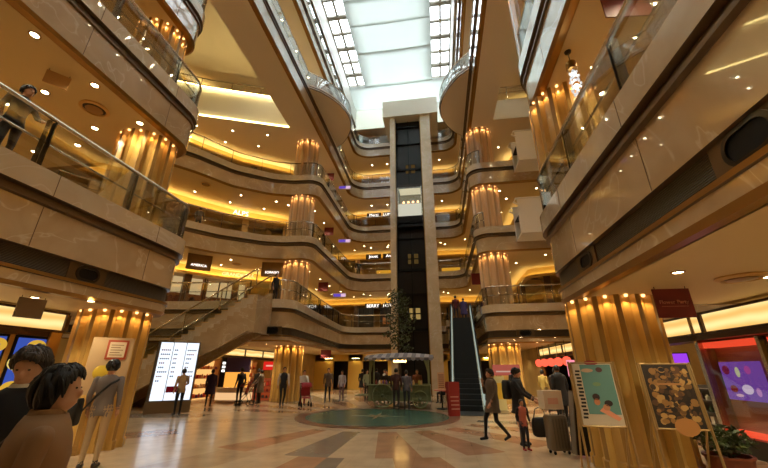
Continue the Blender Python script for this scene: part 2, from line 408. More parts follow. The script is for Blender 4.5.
# ground floor
def floor_mat():
    m = mat('patterned_marble_floor', rgb(190, 160, 126), 0.2, 0, 0.12)
    tc = N(m, 'ShaderNodeTexCoord'); mp = N(m, 'ShaderNodeMapping'); mp.inputs['Location'].default_value = (2.3, -14.3, 0)
    sp = N(m, 'ShaderNodeSeparateXYZ'); L(m, tc.outputs['Object'], mp.inputs[0]); L(m, mp.outputs[0], sp.inputs[0])
    def ma(op, a, b=None, c=None):
        n = N(m, 'ShaderNodeMath'); n.operation = op
        for i, x in enumerate((a, b, c)):
            if x is None: continue
            if isinstance(x, (int, float)): n.inputs[i].default_value = x
            else: L(m, x, n.inputs[i])
        return n.outputs[0]
    an = ma('ARCTAN2', sp.outputs['X'], sp.outputs['Y'])
    r = ma('SQRT', ma('ADD', ma('MULTIPLY', sp.outputs['X'], sp.outputs['X']), ma('MULTIPLY', sp.outputs['Y'], sp.outputs['Y'])))
    ring = ma('FLOOR', ma('MULTIPLY', ma('ADD', r, -3.45), .32))
    sec = ma('FLOOR', ma('ADD', ma('MULTIPLY', an, 44 / (2 * pi)), ma('MULTIPLY', ring, 0.37)))
    cb = N(m, 'ShaderNodeCombineXYZ'); L(m, sec, cb.inputs[0]); L(m, ring, cb.inputs[1])
    wn = N(m, 'ShaderNodeTexWhiteNoise'); wn.noise_dimensions = '2D'; L(m, cb.outputs[0], wn.inputs['Vector'])
    cr = N(m, 'ShaderNodeValToRGB'); cr.color_ramp.interpolation = 'CONSTANT'
    e = cr.color_ramp.elements; cream = rgb(206, 178, 144); e[0].position = 0; e[0].color = cream; e[1].position = .16; e[1].color = rgb(184, 138, 104)
    x = cr.color_ramp.elements.new(.56); x.color = rgb(140, 126, 110); y = cr.color_ramp.elements.new(.90); y.color = rgb(190, 160, 128)
    L(m, wn.outputs['Value'], cr.inputs[0])
    # alternate with plain cream strips
    par = ma('MODULO', ma('ABSOLUTE', sec), 2.0)
    mx = N(m, 'ShaderNodeMix'); mx.data_type = 'RGBA'; L(m, par, mx.inputs[0]); L(m, cr.outputs[0], mx.inputs[6]); mx.inputs[7].default_value = cream
    # pale border ring around the inlay
    ringm = ma('LESS_THAN', r, 3.5)
    mz = N(m, 'ShaderNodeMix'); mz.data_type = 'RGBA'; L(m, ringm, mz.inputs[0]); L(m, mx.outputs[2], mz.inputs[6]); mz.inputs[7].default_value = rgb(196, 172, 142)
    nz = N(m, 'ShaderNodeTexNoise'); nz.inputs['Scale'].default_value = 2.2; nz.inputs['Detail'].default_value = 6; L(m, tc.outputs['Object'], nz.inputs['Vector'])
    mr = N(m, 'ShaderNodeMapRange'); mr.inputs[1].default_value = .3; mr.inputs[2].default_value = .7; mr.inputs[3].default_value = .82; mr.inputs[4].default_value = 1.08; L(m, nz.outputs['Fac'], mr.inputs[0])
    br = N(m, 'ShaderNodeTexBrick'); br.offset = 0; br.inputs['Scale'].default_value = 1.0; br.inputs['Brick Width'].default_value = .6; br.inputs['Row Height'].default_value = .6; br.inputs['Mortar Size'].default_value = .006
    br.inputs['Color1'].default_value = (1, 1, 1, 1); br.inputs['Color2'].default_value = (.94, .94, .94, 1); br.inputs['Mortar'].default_value = (.84, .84, .84, 1); L(m, tc.outputs['Object'], br.inputs['Vector'])
    v1 = N(m, 'ShaderNodeMix'); v1.data_type = 'RGBA'; v1.blend_type = 'MULTIPLY'; v1.inputs[0].default_value = 1; L(m, mz.outputs[2], v1.inputs[6]); L(m, br.outputs['Color'], v1.inputs[7])
    hs = N(m, 'ShaderNodeHueSaturation'); L(m, mr.outputs[0], hs.inputs['Value']); L(m, v1.outputs[2], hs.inputs['Color'])
    L(m, hs.outputs[0], bsdf(m).inputs['Base Color'])
    return m
M['gfloor'] = floor_mat()
struct(MB().add([(X0, YB, 0), (X1, YB, 0), (X1, Y1, 0), (X0, Y1, 0)], [(0, 1, 2, 3)]).build('floor', 'gfloor', smooth=False))
# outer shell
struct(MB().box(X0 - .2, YB, 0, X0, Y1, 28).build('wall_left', 'inwall'))
struct(MB().box(X1, YB, 0, X1 + .2, Y1, 28).build('wall_right', 'inwall'))
struct(MB().box(X0, YB - .2, 0, X1, YB, 28).build('wall_back', 'inwall'))
struct(MB().box(X0, Y1, 0, X1, Y1 + .2, 28).build('wall_far', 'inwall'))

# ------------------------------------------------------------------ roof, skylight
ZR = 27.6
PXL0, PXL1, PXR0, PXR1, YP0, YP1 = -7.42, -5.75, .60, 2.28, -6.0, 26.2
struct(MB().add([(X0, YB, 25.2), (-7.35, YB, 25.2), (-7.35, 29.5, 25.2), (X0, 29.5, 25.2)], [(0, 1, 2, 3)]).build('ceiling', 'soffit', smooth=False))
struct(MB().add([(X1, YB, 25.2), (2.5, YB, 25.2), (2.5, 29.5, 25.2), (X1, 29.5, 25.2)], [(0, 1, 2, 3)]).build('ceiling', 'soffit', smooth=False))
struct(MB().add([(X0, 29.3, 24.9), (X1, 29.3, 24.9), (X1, Y1, 24.9), (X0, Y1, 24.9)], [(0, 1, 2, 3)]).build('ceiling', 'soffit', smooth=False))
struct(MB().box(-7.6, YB, 25.2, -7.42, 29.5, ZR).build('wall_left', 'white'))
struct(MB().box(2.28, YB, 25.2, 2.5, 29.5, ZR).build('wall_right', 'white'))
struct(MB().box(-7.6, 29.3, 24.9, 2.5, 29.31, ZR).build('wall_far', 'cloth'))
struct(MB().box(-7.6, YP1, ZR, PXL0, 29.6, ZR + .2).box(PXR1, YP1, ZR, 2.5, 29.6, ZR + .2).box(-7.6, YB, ZR, 2.5, YP0, ZR + .2).build('ceiling', 'white'))
n = 0
for (a, b) in ((PXL0, PXL1), (PXR0, PXR1)):
    fr = MB(); y = YP0; rows = 22; dy = (YP1 - YP0) / rows
    for x in (a, (a + b) / 2, b): fr.box(x - .08, YP0, ZR - .05, x + .08, YP1, ZR + .14)
    for k in range(rows + 1): fr.box(a, YP0 + k * dy - (.16 if k % 2 else .08), ZR - .06, b, YP0 + k * dy + (.16 if k % 2 else .08), ZR + .14)
    w = struct(fr.build('window_%d' % (n + 1), cmat(150, 144, 130), smooth=False)); n += 1
    MB().box(a, YP0, ZR + .05, b, YP1, ZR + .07).build('pane', 'skyglass', w)
# opaque edge between panes, cloth strips hung below the middle roof glass
w = struct(MB().box(PXL1 - .05, YP0, ZR - .1, PXL1 + .12, YP1, ZR + .3).box(PXR0 - .12, YP0, ZR - .1, PXR0 + .05, YP1, ZR + .3).build('trim_1', 'white'))
yy = [-6, -1.5, 2.8, 6.6, 10.0, 13.0, 15.4, 17.6, 19.6, 22.3, 26.1, 29.25]
for i in range(len(yy) - 1):
    y0, y1 = yy[i] - .12, yy[i + 1] + .12; nx, ny = 6, 6; vs = []; fs = []
    for j in range(ny + 1):
        for k in range(nx + 1):
            u, v = j / ny, k / nx; xa, xb = (PXL0, PXR1) if i == len(yy) - 2 else (PXL1 - .05, PXR0 + .05); vs.append((xa + (xb - xa) * v, y0 + (y1 - y0) * u, ZR - .16 - .04 * (i % 2) - .2 * sin(pi * u) - .08 * sin(pi * v)))
    fs = [(j * (nx + 1) + k, j * (nx + 1) + k + 1, (j + 1) * (nx + 1) + k + 1, (j + 1) * (nx + 1) + k) for j in range(ny) for k in range(nx)]
    ords = ['first', 'second', 'third', 'fourth', 'fifth', 'sixth', 'seventh', 'eighth', 'ninth', 'tenth', 'eleventh'][::-1]
    c = MB().add(vs, fs).build('ceiling_sail', 'cloth')
    tag(c, 'white translucent cloth sail between the skylight strips, %s from the elevator tower' % ords[i], 'ceiling cloth', 'cloth sails under the roof')
    md = c.modifiers.new('thickness', 'SOLIDIFY'); md.thickness = .006

# ------------------------------------------------------------------ world
wd = bpy.data.worlds.new('sky'); SC.world = wd; wd.use_nodes = True
bg = wd.node_tree.nodes['Background']; bg.inputs[0].default_value = (.92, .97, 1.0, 1); bg.inputs[1].default_value = 8.5

# ------------------------------------------------------------------ shop fronts behind the balconies: lintel, cove tube, piers, back wall
def lights_spot(name, loc, energy, size=2.3, blend=.6, col=(1, .87, .58), r=.05, parent=None):
    d = bpy.data.lights.new(name, 'SPOT'); d.energy = energy; d.spot_size = size; d.spot_blend = blend; d.color = col; d.shadow_soft_size = r
    o = bpy.data.objects.new(name, d); COL.objects.link(o); o.location = loc
    if parent: o.parent = parent
    return o
SHOP = {'left near shops': [(-11.6, YB), (-11.6, 5.2), (-20.0, 9.0)],
        'left bay shops': [(-20.0, 9.0), (-19.6, 13.0), (-18.2, 16.4), (-16.2, 19.2), (-14.4, 21.3), (-12.4, 22.7), (-11.2, 23.6)],
        'left side shops': [(-11.2, 23.6), (-11.2, 33.2)],
        'far shops': [(-11.2, 33.2), (6.2, 33.2)],
        'right side shops': [(6.2, 33.2), (6.2, 24.0), (9.5, 23.0), (12.5, 20)],
        'right near shops': [(12.5, 20), (12.5, 9.0), (6.6, 5.2), (6.6, YB)]}
def ceil_z(l): return SOF[l + 1]
for l in (2, 3, 4, 5, 6):
    zc = ceil_z(l); zf = FLOOR[l]; zl = zc - .64
    for key, P in SHOP.items():
        if l >= 5 and 'near' in key and l == 6: pass
        Pf = fillet([(p[0], p[1], .8) for p in P], 5)
        # lintel set back, lip in front holding the tube
        prof = [(0, zc), (0, zl), (.30, zl), (.30, zl + .16), (.26, zl + .16), (.26, zl + .05)]
        struct(MB().sweep(Pf, prof).build('shop_lintel', 'fascia_gold'))
        cv = MB().sweep(Pf, [(.10, zl + .06), (.22, zl + .06), (.22, zl + .10), (.10, zl + .10)], closed_prof=True)
        cv.build('cove_tube', 'cove' if 'bay' in key or 'near' in key else 'cove_dim', tag(thing('cove_light', 'x', 'cove light'), 'warm cove light tube running over the %s, level %s' % (key, ['', '', 'second', 'third', 'fourth', 'fifth', 'sixth'][l]), 'cove light', 'cove lights over the shops'))
        # back wall of the shops and piers
        struct(MB().sweep(offset(Pf, -1.6), [(0, zf), (0, zl + .1)]).sweep(Pf, [(0, zl), (-1.6, zl)]).build('shop_back_wall', 'inwall'))
        n = max(1, round(plen(Pf) / 3.2)); pier = MB()
        for k in range(n + 1):
            q, u = at(Pf, min(plen(Pf) * k / n, plen(Pf) - .01)); R = Matrix.Rotation(atan2(u[1], u[0]), 3, 'Z')
            pier.cbox((q[0], q[1], (zf + zl) / 2), (.42, .3, zl - zf), 0, R)
        struct(pier.build('shop_pier', 'wood' if l in (2, 4) else 'inwall'))

pb = fillet([(-17.2, 15.0), (-14.5, 16.4, 1.5), (-9.35, 18.4)])
for z, o_, lb in ((T[5] + .64, .10, 'upper'), (SOF[5] - .02, .02, 'lower')):
    MB().sweep(pb, [(o_, z), (o_ + .07, z), (o_ + .07, z + .05), (o_, z + .05)], closed_prof=True).build('cove_tube', 'cove', thing('cove_light', '%s warm cove light tube along the white fifth floor parapet in the left bay' % lb, 'cove light'))

# ------------------------------------------------------------------ ceiling lights
dl = MB().lathe([(.085, 0), (.10, -.012), (.075, -.016), (.068, 0.0)], 16)
DLK = {}
def downlight(x, y, z, label, group, e=22.0, s=1.0):
    k = 'k'
    if k not in DLK:
        t = thing('recessed_downlight', label, 'ceiling light', (x, y, z), 0, group)
        MB().lathe([(.07, -.001), (.10, -.001), (.10, -.014), (.075, -.018)], 16, caps=False).build('trim_ring', 'brass', t)
        MB().lathe([(.0, -.006), (.072, -.006), (.072, -.010), (.0, -.010)], 16, caps=False).build('lens', 'lamp', t)
        DLK[k] = t
    else:
        t = copy_thing(DLK[k], (x, y, z), 0, label, group)
    if s != 1.0: t.scale = (s, s, s)
    if e: lights_spot('downlight_beam', (0, 0, -.04), e, parent=t)
    return t
NAMES = ['', 'ground', 'second', 'third', 'fourth', 'fifth', 'sixth']
for l in (2, 3, 4, 5):
    z = SOF[l + 1] if l < 6 else 25.2; nm = NAMES[l]
    if l < 5: paths = [(k, P) for k, P in RUN[l + 1].items()] if l + 1 < 5 else [('left bay', BAY5['left bay'][:-1]), ('left side', [(-7.4, 21.5), (-7.4, 29.5)]), ('right side', [(2.4, 29), (2.4, 21)]), ('left wing', [(-7.95, YB), (-7.95, 8.6)]), ('right wing', [(2.75, 8.6), (2.75, YB)])]
    else: paths = [('left side', [(-7.3, 0), (-7.3, 29.5)]), ('right side', [(2.4, 29), (2.4, 2)])]
    for k, P in paths:
        if k in ('far centre',): continue
        Q = P
        step = 2.3
        for row, (d, ph) in enumerate(((-1.2, .4), (-2.7, 1.5))):
            O = offset(Q, d) if not (k == 'left bay' and l == 4) else offset(Q, -d if False else d)
            s = ph
            while s < plen(O) - .2:
                (x, y), u = at(O, s); s += step
                if not (-22 < x < 12 and -4.5 < y < 32): continue
                if 'wing' in k and (y < -1.5 or (k == 'left wing' and l == 2 and x > -12)): continue
                if k == 'right bay' and row == 1: continue
                downlight(x, y, z, 'small round recessed downlight in the ceiling over the %s floor %s walkway' % (nm, k), 'downlights over the %s floor %s' % (nm, k), 42.0, .8 if y > 10 else 1.0)
    # far walkway
    for x in (-6.0, -4.4, -1.6, 1.0):
        downlight(x, 31.2, z, 'small round recessed downlight in the ceiling over the %s floor walkway behind the elevator' % nm, 'downlights behind the elevator, %s floor' % nm, 44.0, .9)
# ground floor ceilings
for x, y in ((-7.85, 2.6), (-7.79, 4.04), (-7.81, 5.4), (-7.84, 6.79), (-9.22, 5.41), (-9.26, 6.79), (-10.5, 7.41), (-9.2, 3.6), (-10.6, 5.6), (-10.6, 3.4)):
    downlight(x, y, SOF[3], 'small round recessed downlight in the third floor soffit at the near left', 'downlights in the near left soffit', 40.0)
for side, xs, ys in (('left', (-7.6, -6.9), (-1, 1.2, 3.4, 5.6)), ('right', (3.4, 4.9), (1.0, 3.2, 5.4, 10, 13, 16, 19, 23)), ('left', (-9.2, -10.6), (18.5, 21, 23.5, 26)), ('far', (-6, -3.5, -1, 1.5), (31.2,)), ('far', (-9.5, -7.9), (20.2, 23, 26, 28.5)), ('far', (3.4, 4.8), (17.5, 26, 29))):
    for i, x in enumerate(xs):
        for y in ys:
            downlight(x, y + .5 * i, 2.9, 'small round recessed downlight in the low ground floor ceiling on the %s side' % side, 'ground floor downlights, %s side' % side, 42.0, .9)
# ------------------------------------------------------------------ fluted columns with a ring of lamps
def make_column(x, y, r, z0, z1, m, label, lamps=14, e=9.0, face=-pi / 2, span=2 * pi, group=None):
    t = thing('fluted_column', label, 'column', (x, y, z0), 0, group); h = z1 - z0
    nf = lamps; per = 8; ring = []; FL = (.25, .375, .5, .625, .75)
    for k in range(nf * per):
        a = 2 * pi * k / (nf * per); ph = (k % per) / per
        d = .115 if ph in FL else 0.0
        ring.append((a, r - d))
    pr = [(0, 1.04), (.16, 1.04), (.18, 1.0), (h, 1.0)]
    sh_ = MB().rings([[(rr * k * cos(a), rr * k * sin(a), z) for a, rr in ring] for z, k in pr]); n_ = len(ring)
    for i_ in range(len(sh_.f)):
        if len(sh_.f[i_]) == 4 and min(hypot(*sh_.v[q][:2]) / (1.04 if sh_.v[q][2] < .17 else 1) for q in sh_.f[i_]) > r - .02: sh_.m[i_] = 1
    sh_.build('shaft', [m, 'rib_gold' if m == 'gold_col' else 'rib_rose'], t, angle=.6)
    for k in range(nf):
        a = 2 * pi * (k + .5) / nf
        q = (cos(a) * (r - .045), sin(a) * (r - .045))
        da = (a - face + pi) % (2 * pi) - pi
        if abs(da) > span / 2: continue
        MB().lathe([(0, 0), (.028, 0), (.032, -.03), (.022, -.045), (0, -.05)], 8, (q[0], q[1], h)).build('column_lamp', 'flutelamp', t)
        lights_spot('column_beam', (cos(a) * (r - .045), sin(a) * (r - .045), h - .065), e, 1.9, .8, (1, .60, .25), .02, t)
    return t
ORD = {1: 'ground', 2: 'second', 3: 'third', 4: 'fourth'}
zt = {1: SOF[2], 2: SOF[3], 3: SOF[4], 4: SOF[5]}
zb = {1: 0, 2: FLOOR[2] + .1, 3: FLOOR[3] + .1, 4: FLOOR[4] + .1}
for l in (1, 2, 3):
    make_column(3.43, 7.75, .80, zb[l], zt[l], 'gold_col', 'honey fluted column ringed with lamps on the %s floor, near right corner%s' % (ORD[l], ', posters in front' if l == 1 else ''), 14, 7, -2.2, 4.8)
for l, x in ((1, -7.85), (2, -8.35), (3, -9.05)):
    make_column(x, 7.7, .76, zb[l], zt[l], 'gold_col', 'honey fluted column ringed with lamps on the %s floor, near left corner%s' % (ORD[l], ', beside the donut screens' if l == 1 else ''), 14, 7, -.8, 4.8)
for l in (1, 2, 3, 4):
    mm = 'gold_col' if l == 1 else 'pink_col'
    make_column(3.45, 20.85 + (.25 if l > 2 else 0), .86, zb[l], zt[l], mm, '%s fluted column with lamp crown on the %s floor beyond the escalator, right side' % ('honey' if l == 1 else 'rose', ORD[l]), 12, 14, -1.7, 4.0)
    make_column(-8.75, 20.55, .82, zb[l], zt[l], mm, '%s fluted column with lamp crown on the %s floor at the far left balcony bend' % ('honey' if l == 1 else 'rose', ORD[l]), 12, 14, -1.1, 4.0)

# ------------------------------------------------------------------ glass balustrades
def balustrade(P, t, label, group, spacing=2.0, ph=0.0, h=1.0, dbl=True, mid=True, postm='darkmetal', railm='steel'):
    P = sub(P, .1, plen(P) - .1)
    root = thing('glass_balustrade', label, 'railing', (P[0][0], P[0][1], t), 0, group)
    ox, oy = P[0]; Q = [(p[0] - ox, p[1] - oy) for p in P]
    G = offset(Q, -.10); Ln = plen(G); n = max(1, round((Ln - ph) / spacing)); cuts = [0.0] + [ph + (Ln - ph) * k / n for k in range(0 if ph > .05 else 1, n + 1)]
    for a, b in zip(cuts[:-1], cuts[1:]):
        seg = sub(G, a + .03, b - .03)
        MB().sweep(seg, [(-.006, -.04), (.006, -.04), (.006, h - .05), (-.006, h - .05)], closed_prof=True, caps=True).build('glass_panel', 'glass', root)
    hr = [(.038 * cos(2 * pi * k / 8), h + .038 * sin(2 * pi * k / 8)) for k in range(8)]
    MB().sweep(offset(Q, -.12), hr, closed_prof=True, caps=True).build('handrail', railm, root)
    if mid:
        hr2 = [(.02 * cos(2 * pi * k / 6), .52 + .02 * sin(2 * pi * k / 6)) for k in range(6)]
        MB().sweep(offset(Q, -.18), hr2, closed_prof=True, caps=True).build('mid_rail', railm, root)
    for c in cuts:
        q, u = at(G, min(max(c, .05), Ln - .05)); R = Matrix.Rotation(atan2(u[1], u[0]), 3, 'Z'); p = MB()
        for s in ((-.045, .045) if dbl else (0,)):
            p.cbox((q[0] + u[0] * s + u[1] * -.06, q[1] + u[1] * s + u[0] * .06, h / 2 - .02), (.022, .10, h - .02), 0, R)
        p.build('post', postm, root)
    return root
for l in (2, 3, 4):
    for k, P in RUN[l].items():
        if k == 'far centre': continue
        if l == 2 and k == 'right side': continue
        if l == 2 and k == 'left bay': continue
        if l == 2 and k == 'right bay': P = sub(P, 0, 7.5)
        if l in (3, 4) and k == 'right bay': P = sub(P, 0, 2.6)
        if k in ('left wing', 'right wing'):
            s0 = 0
            P = sub(P, 5.0, plen(P)) if k == 'left wing' else sub(P, 0, plen(P) - 5.0)
        balustrade(P, T[l], 'glass balustrade with steel handrail along the %s floor %s balcony' % (NAMES[l], k), 'balustrades', 2.0 if 'wing' in k else 1.9, 0.0 if 'wing' not in k else .6, 1.0, 'wing' in k, l < 4)
# second floor: gap where the stairs arrive and where the escalator lands
P = RUN[2]['left bay']
def cut_at(P, fn):
    for i in range(400):
        s = plen(P) * i / 400
        if fn(at(P, s)[0]): return s
i0 = cut_at(P, lambda q: q[1] > 15 and q[0] > -9.4); i1 = cut_at(P, lambda q: q[1] > 15 and q[0] > -8.1)
balustrade(sub(P, 0, i0), T[2], 'glass balustrade of the second floor left bay, above and left of the stairs', 'balustrades', 1.9, 0, 1.0, False)
balustrade(sub(P, i1, plen(P)), T[2], 'glass balustrade on the second floor bend between the stairs and the far left walkway', 'balustrades', 1.9, 0, 1.0, False)
P = RUN[2]['right side']
balustrade(sub(P, 0, cut_at(P, lambda q: q[1] < 26.1) - .45), T[2], 'short glass balustrade of the second floor landing left of the escalator top', 'balustrades', 1.9, 0, 1.0, False)
balustrade(sub(P, cut_at(P, lambda q: q[0] > 2.2 and q[1] < 26.05), plen(P)), T[2], 'glass balustrade on the second floor right of the escalator top', 'balustrades', 1.9, 0, 1.0, False)
for l in (5, 6):
    for k, P in (RAIL5 if l == 5 else RUN[l]).items():
        if k == 'far centre': continue
        balustrade(P, T[l], 'glass balustrade of the %s floor bridge along the %s of the atrium' % (NAMES[l], k), 'balustrades', 2.2, 0, 1.0, False, l == 5)
for k, P in BAY5.items():
    q = P[:-1] if k == 'left bay' else P[::-1][1:]
    balustrade(sub(q, 3, plen(q)) if k != 'left bay' else [(-16.9, 15.45), (-14.6, 16.65), (-9.6, 18.55)], T[5] + (.78 if k == 'left bay' else 0), 'glass balustrade around the fifth floor %s opening' % k, 'balustrades', 2.2, 0, 1.0, False, True)

# ------------------------------------------------------------------ elevator tower
tw = thing('elevator_tower', 'tall stone elevator tower with dark glass shaft rising to the skylight', 'elevator tower', (-1.6, 26, 0))
def tb(name, m, *boxes, parent=tw, mi=0):
    b = MB()
    for q in boxes: b.box(q[0] + 1.6, q[1] - 26, q[2], q[3] + 1.6, q[4] - 26, q[5])
    return b.build(name, m, parent, smooth=False)
for nme, a, b in (('pillar', -3.42, -2.97), ('pillar', -.66, .2)):
    bb = []; z = 0
    while z < 22.9:
        bb.append((a, 26, z + .02, b, 28.9, min(z + 2.27, 23.2))); bb.append((a + .015, 26.015, z, b - .015, 28.9, z + .02)); z += 2.275
    tb(nme, 'tower_stone', *bb)
tb('shaft_panel', 'darkglass', (-2.95, 26.75, 0, -.70, 26.85, 13.2), (-2.95, 26.75, 16.2, -.70, 26.85, 23.2))
tb('shaft_back', 'black', (-2.95, 28.3, 0, -.70, 28.4, 23.2))
fr = []
for l in (2, 3, 4, 5, 6):
    z = FLOOR[l]; fr += [(-2.95, 26.6, z - .5, -.70, 26.76, z - .32), (-2.95, 26.6, z + 2.2, -.70, 26.72, z + 2.28)]
for x in (-2.95, -1.87, -.78): fr.append((x, 26.66, 0, x + .08, 26.76, 13.2)); fr.append((x, 26.66, 16.2, x + .08, 26.76, 23.2))
tb('shaft_frame', 'black', *fr)
tb('guide_rail', 'brass', (-2.97, 26.02, 0, -2.93, 26.4, 23)); tb('guide_rail', 'brass', (-.72, 26.02, 0, -.66, 26.4, 23))
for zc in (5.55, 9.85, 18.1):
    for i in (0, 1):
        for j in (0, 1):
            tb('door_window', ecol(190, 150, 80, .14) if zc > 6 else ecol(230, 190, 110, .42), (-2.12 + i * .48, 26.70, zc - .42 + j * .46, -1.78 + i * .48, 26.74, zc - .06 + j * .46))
cp = MB().box(-4.05, 25.75, 23.2, .95, 29.3, 24.95).build('tower_cap', mat('cap_white', rgb(246, 240, 224), .5), tw, loc=(1.6, -26, 0), smooth=False)
# cabin
cb = thing('elevator_car', 'lit glass elevator car stopped high between the tower pillars', 'elevator', (-1.82, 26.7, 13.3))
MB().box(-1.0, -.55, -.55, 1.0, 1.0, .05).box(-1.0, -.55, -.9, 1.0, .9, -.7).build('car_floor', 'black', cb, smooth=False)
MB().box(-1.0, -.55, 2.72, 1.0, 1.0, 2.95).build('car_roof', 'darkmetal', cb, smooth=False)
MB().box(-1.0, -.55, .05, 1.0, -.50, 2.72).build('car_window', 'glass', cb, smooth=False)
MB().box(-1.0, .95, .05, 1.0, 1.0, 2.72).build('back_panel', ecol(150, 132, 92, .5), cb, smooth=False)  # emission stands for lamplight falling on the back of the car
MB().box(-1.0, -.57, .05, 1.0, -.52, 1.15).build('kick_panel', ecol(226, 222, 200, .8), cb, smooth=False)  # plain white panel, given a glow so it looks brightly lit
MB().tube([(-1, -.6, 1.15), (1, -.6, 1.15)], .03).build('handrail', 'steel', cb)
for x in (-1.0, .94): MB().box(x, -.58, .05, x + .06, -.5, 2.72).build('corner_post', 'steel', cb, smooth=False)
MB().box(-.9, -.3, 2.66, .9, .8, 2.71).build('ceiling_light', ecol(255, 235, 190, .7), cb, smooth=False)
for x in (-.62, -.2, .2, .62): MB().sphere((x, .88, 1.95), (.1, .06, .16)).build('wall_lamp', emis('car_lamp_%d' % int(x * 100), (1, .5, .2, 1), 4), cb)

# ------------------------------------------------------------------ escalator up to the second floor
def escalator(x0, y0, z0, x1, y1, z1, width, label, skin=None, skirt=.55):
    """foot (x0,y0,z0) to head (x1,y1,z1); local +Y up the slope direction in plan"""
    run = hypot(x1 - x0, y1 - y0); ang = atan2(y1 - y0, x1 - x0) - pi / 2
    t = thing('escalator', label, 'escalator', (x0, y0, z0), ang); H = z1 - z0; w = width / 2
    def zz(y): return H * min(max((y - .9) / (run - 1.8), 0), 1)
    ys = [-.6, .0, .9] + [.9 + (run - 1.8) * k / 6 for k in range(1, 6)] + [run - .9, run, run + .6]
    # truss
    for s in (-1, 1):
        x = s * (w + .10); rg = []
        for y in ys: rg.append([(x - .1, y, zz(y) - skirt), (x + .1, y, zz(y) - skirt), (x + .1, y, zz(y) + .10), (x - .1, y, zz(y) + .10)])
        MB().rings(rg).build('skirt', skin or 'steel', t, smooth=False)
        g = []
        for y in ys: g.append([(x - .008, y, zz(y) + .1), (x + .008, y, zz(y) + .1), (x + .008, y, zz(y) + .92), (x - .008, y, zz(y) + .92)])
        MB().rings(g).build('balustrade_panel', skin or GLASS_E, t, smooth=False)
        if not skin:
            tb_ = []
            for y in ys[1:-1]: tb_.append([(x - s * .05 - .012, y, zz(y) + .30), (x - s * .05 + .012, y, zz(y) + .30), (x - s * .05 + .012, y, zz(y) + .84), (x - s * .05 - .012, y, zz(y) + .84)])
            MB().rings(tb_).build('balustrade_glow', ecol(206, 222, 206, .55), t, smooth=False)  # added glowing sheet so the glass sides look lit from below
        pts = [(x, -.5, .55), (x, -.78, .72), (x, -.66, .95)] + [(x, y, zz(y) + .97) for y in ys[1:-1]] + [(x, run + .66, H + .95), (x, run + .78, H + .72), (x, run + .5, H + .55)]
        MB().tube(pts, .045, 8).build('handrail', 'black' if not skin else skin, t)
    rg = [[(-w, y, zz(y) - skirt), (w, y, zz(y) - skirt), (w, y, zz(y) - skirt + .05), (-w, y, zz(y) - skirt + .05)] for y in ys]
    MB().rings(rg).build('underside', skin or 'darkmetal', t, smooth=False)
    n = int(H / .2); st = MB()
    for k in range(n):
        ya = .9 + (run - 1.8) * k / n; yb = .9 + (run - 1.8) * (k + 1) / n; za = H * k / n; zc = H * (k + 1) / n
        st.add([(-w, ya, za), (w, ya, za), (w, ya, zc), (-w, ya, zc), (w, yb, zc), (-w, yb, zc)], [(0, 1, 2, 3), (3, 2, 4, 5)])
    st.box(-w, -.6, -.02, w, .9, .012).box(-w, run - .9, H - .02, w, run + .6, H + .012)
    st.build('step_band', mat('escalator_steps', rgb(16, 15, 15), .6, .0), t, smooth=False)
    return t
GLASS_E = mat('escalator_side_glass', rgb(216, 228, 222), .12, 0, .3)
escalator(1.0, 15.6, 0.0, 1.62, 25.6, FLOOR[2] + .1, 1.15, 'long dark escalator with pale glass sides rising to the second floor beside the tower')
# white clad escalators crossing the bays
SKW = mat('white_cladding', rgb(242, 238, 230), .5)
escalator(12.9, 18.9, FLOOR[3] + .1, 5.7, 18.9, FLOOR[4] + .1, 1.0, 'white clad escalator in the right bay between third and fourth floor', SKW, 1.1)
escalator(12.4, 18.7, FLOOR[2] + .1, 5.2, 18.7, FLOOR[3] + .1, 1.0, 'white clad escalator in the right bay between second and third floor', SKW, 1.1)

# ------------------------------------------------------------------ stairs up to the second floor on the left
stt = thing('staircase', 'marble staircase with glass and steel railings climbing to the second floor on the left', 'staircase', (-8.35, 15.0, 0))
Z2 = FLOOR[2] + .1; sl = .585; runl = Z2 / sl; ns = 28
st = MB()
for k in range(ns):
    xa = -runl + runl * k / ns; xb = -runl + runl * (k + 1) / ns; z = Z2 * (k + 1) / ns
    st.box(xa, -.005, max(0, z - .45), xb + .02, 1.42, z - .03)
st.build('steps', 'marble_light', stt, smooth=False)
nz = MB()
for k in range(ns):
    xa = -runl + runl * k / ns; xb = -runl + runl * (k + 1) / ns; z = Z2 * (k + 1) / ns
    nz.box(xa - .02, -.03, z - .03, xb + .02, 1.42, z)
nz.build('treads', mat('tread_stone', rgb(206, 168, 104), .35), stt, smooth=False)
for y0, y1 in ((0, .12), (1.42, 1.54)):
    zt_, zb_ = .30, -1.0
    v = []; up = -.02 if y0 == 0 else .32
    for y in (y0, y1): v += [(-runl - .5, y, 0), (-runl - .5, y, .12), (-runl, y, .12), (0, y, Z2 + up), (.2, y, Z2 + up), (.2, y, Z2 - 1.72), (0, y, Z2 - 1.6), (-runl + 1.9, y, 0)]
    n = 8
    MB().add(v, [tuple(range(n)), tuple(range(2 * n - 1, n - 1, -1))] + [(i, (i + 1) % n, n + (i + 1) % n, n + i) for i in range(n)]).build('stringer', 'marble', stt, smooth=False)
MB().box(-.1, .02, Z2 - 1.7, .19, 1.56, Z2 - .02).build('landing', 'marble', stt, smooth=False)
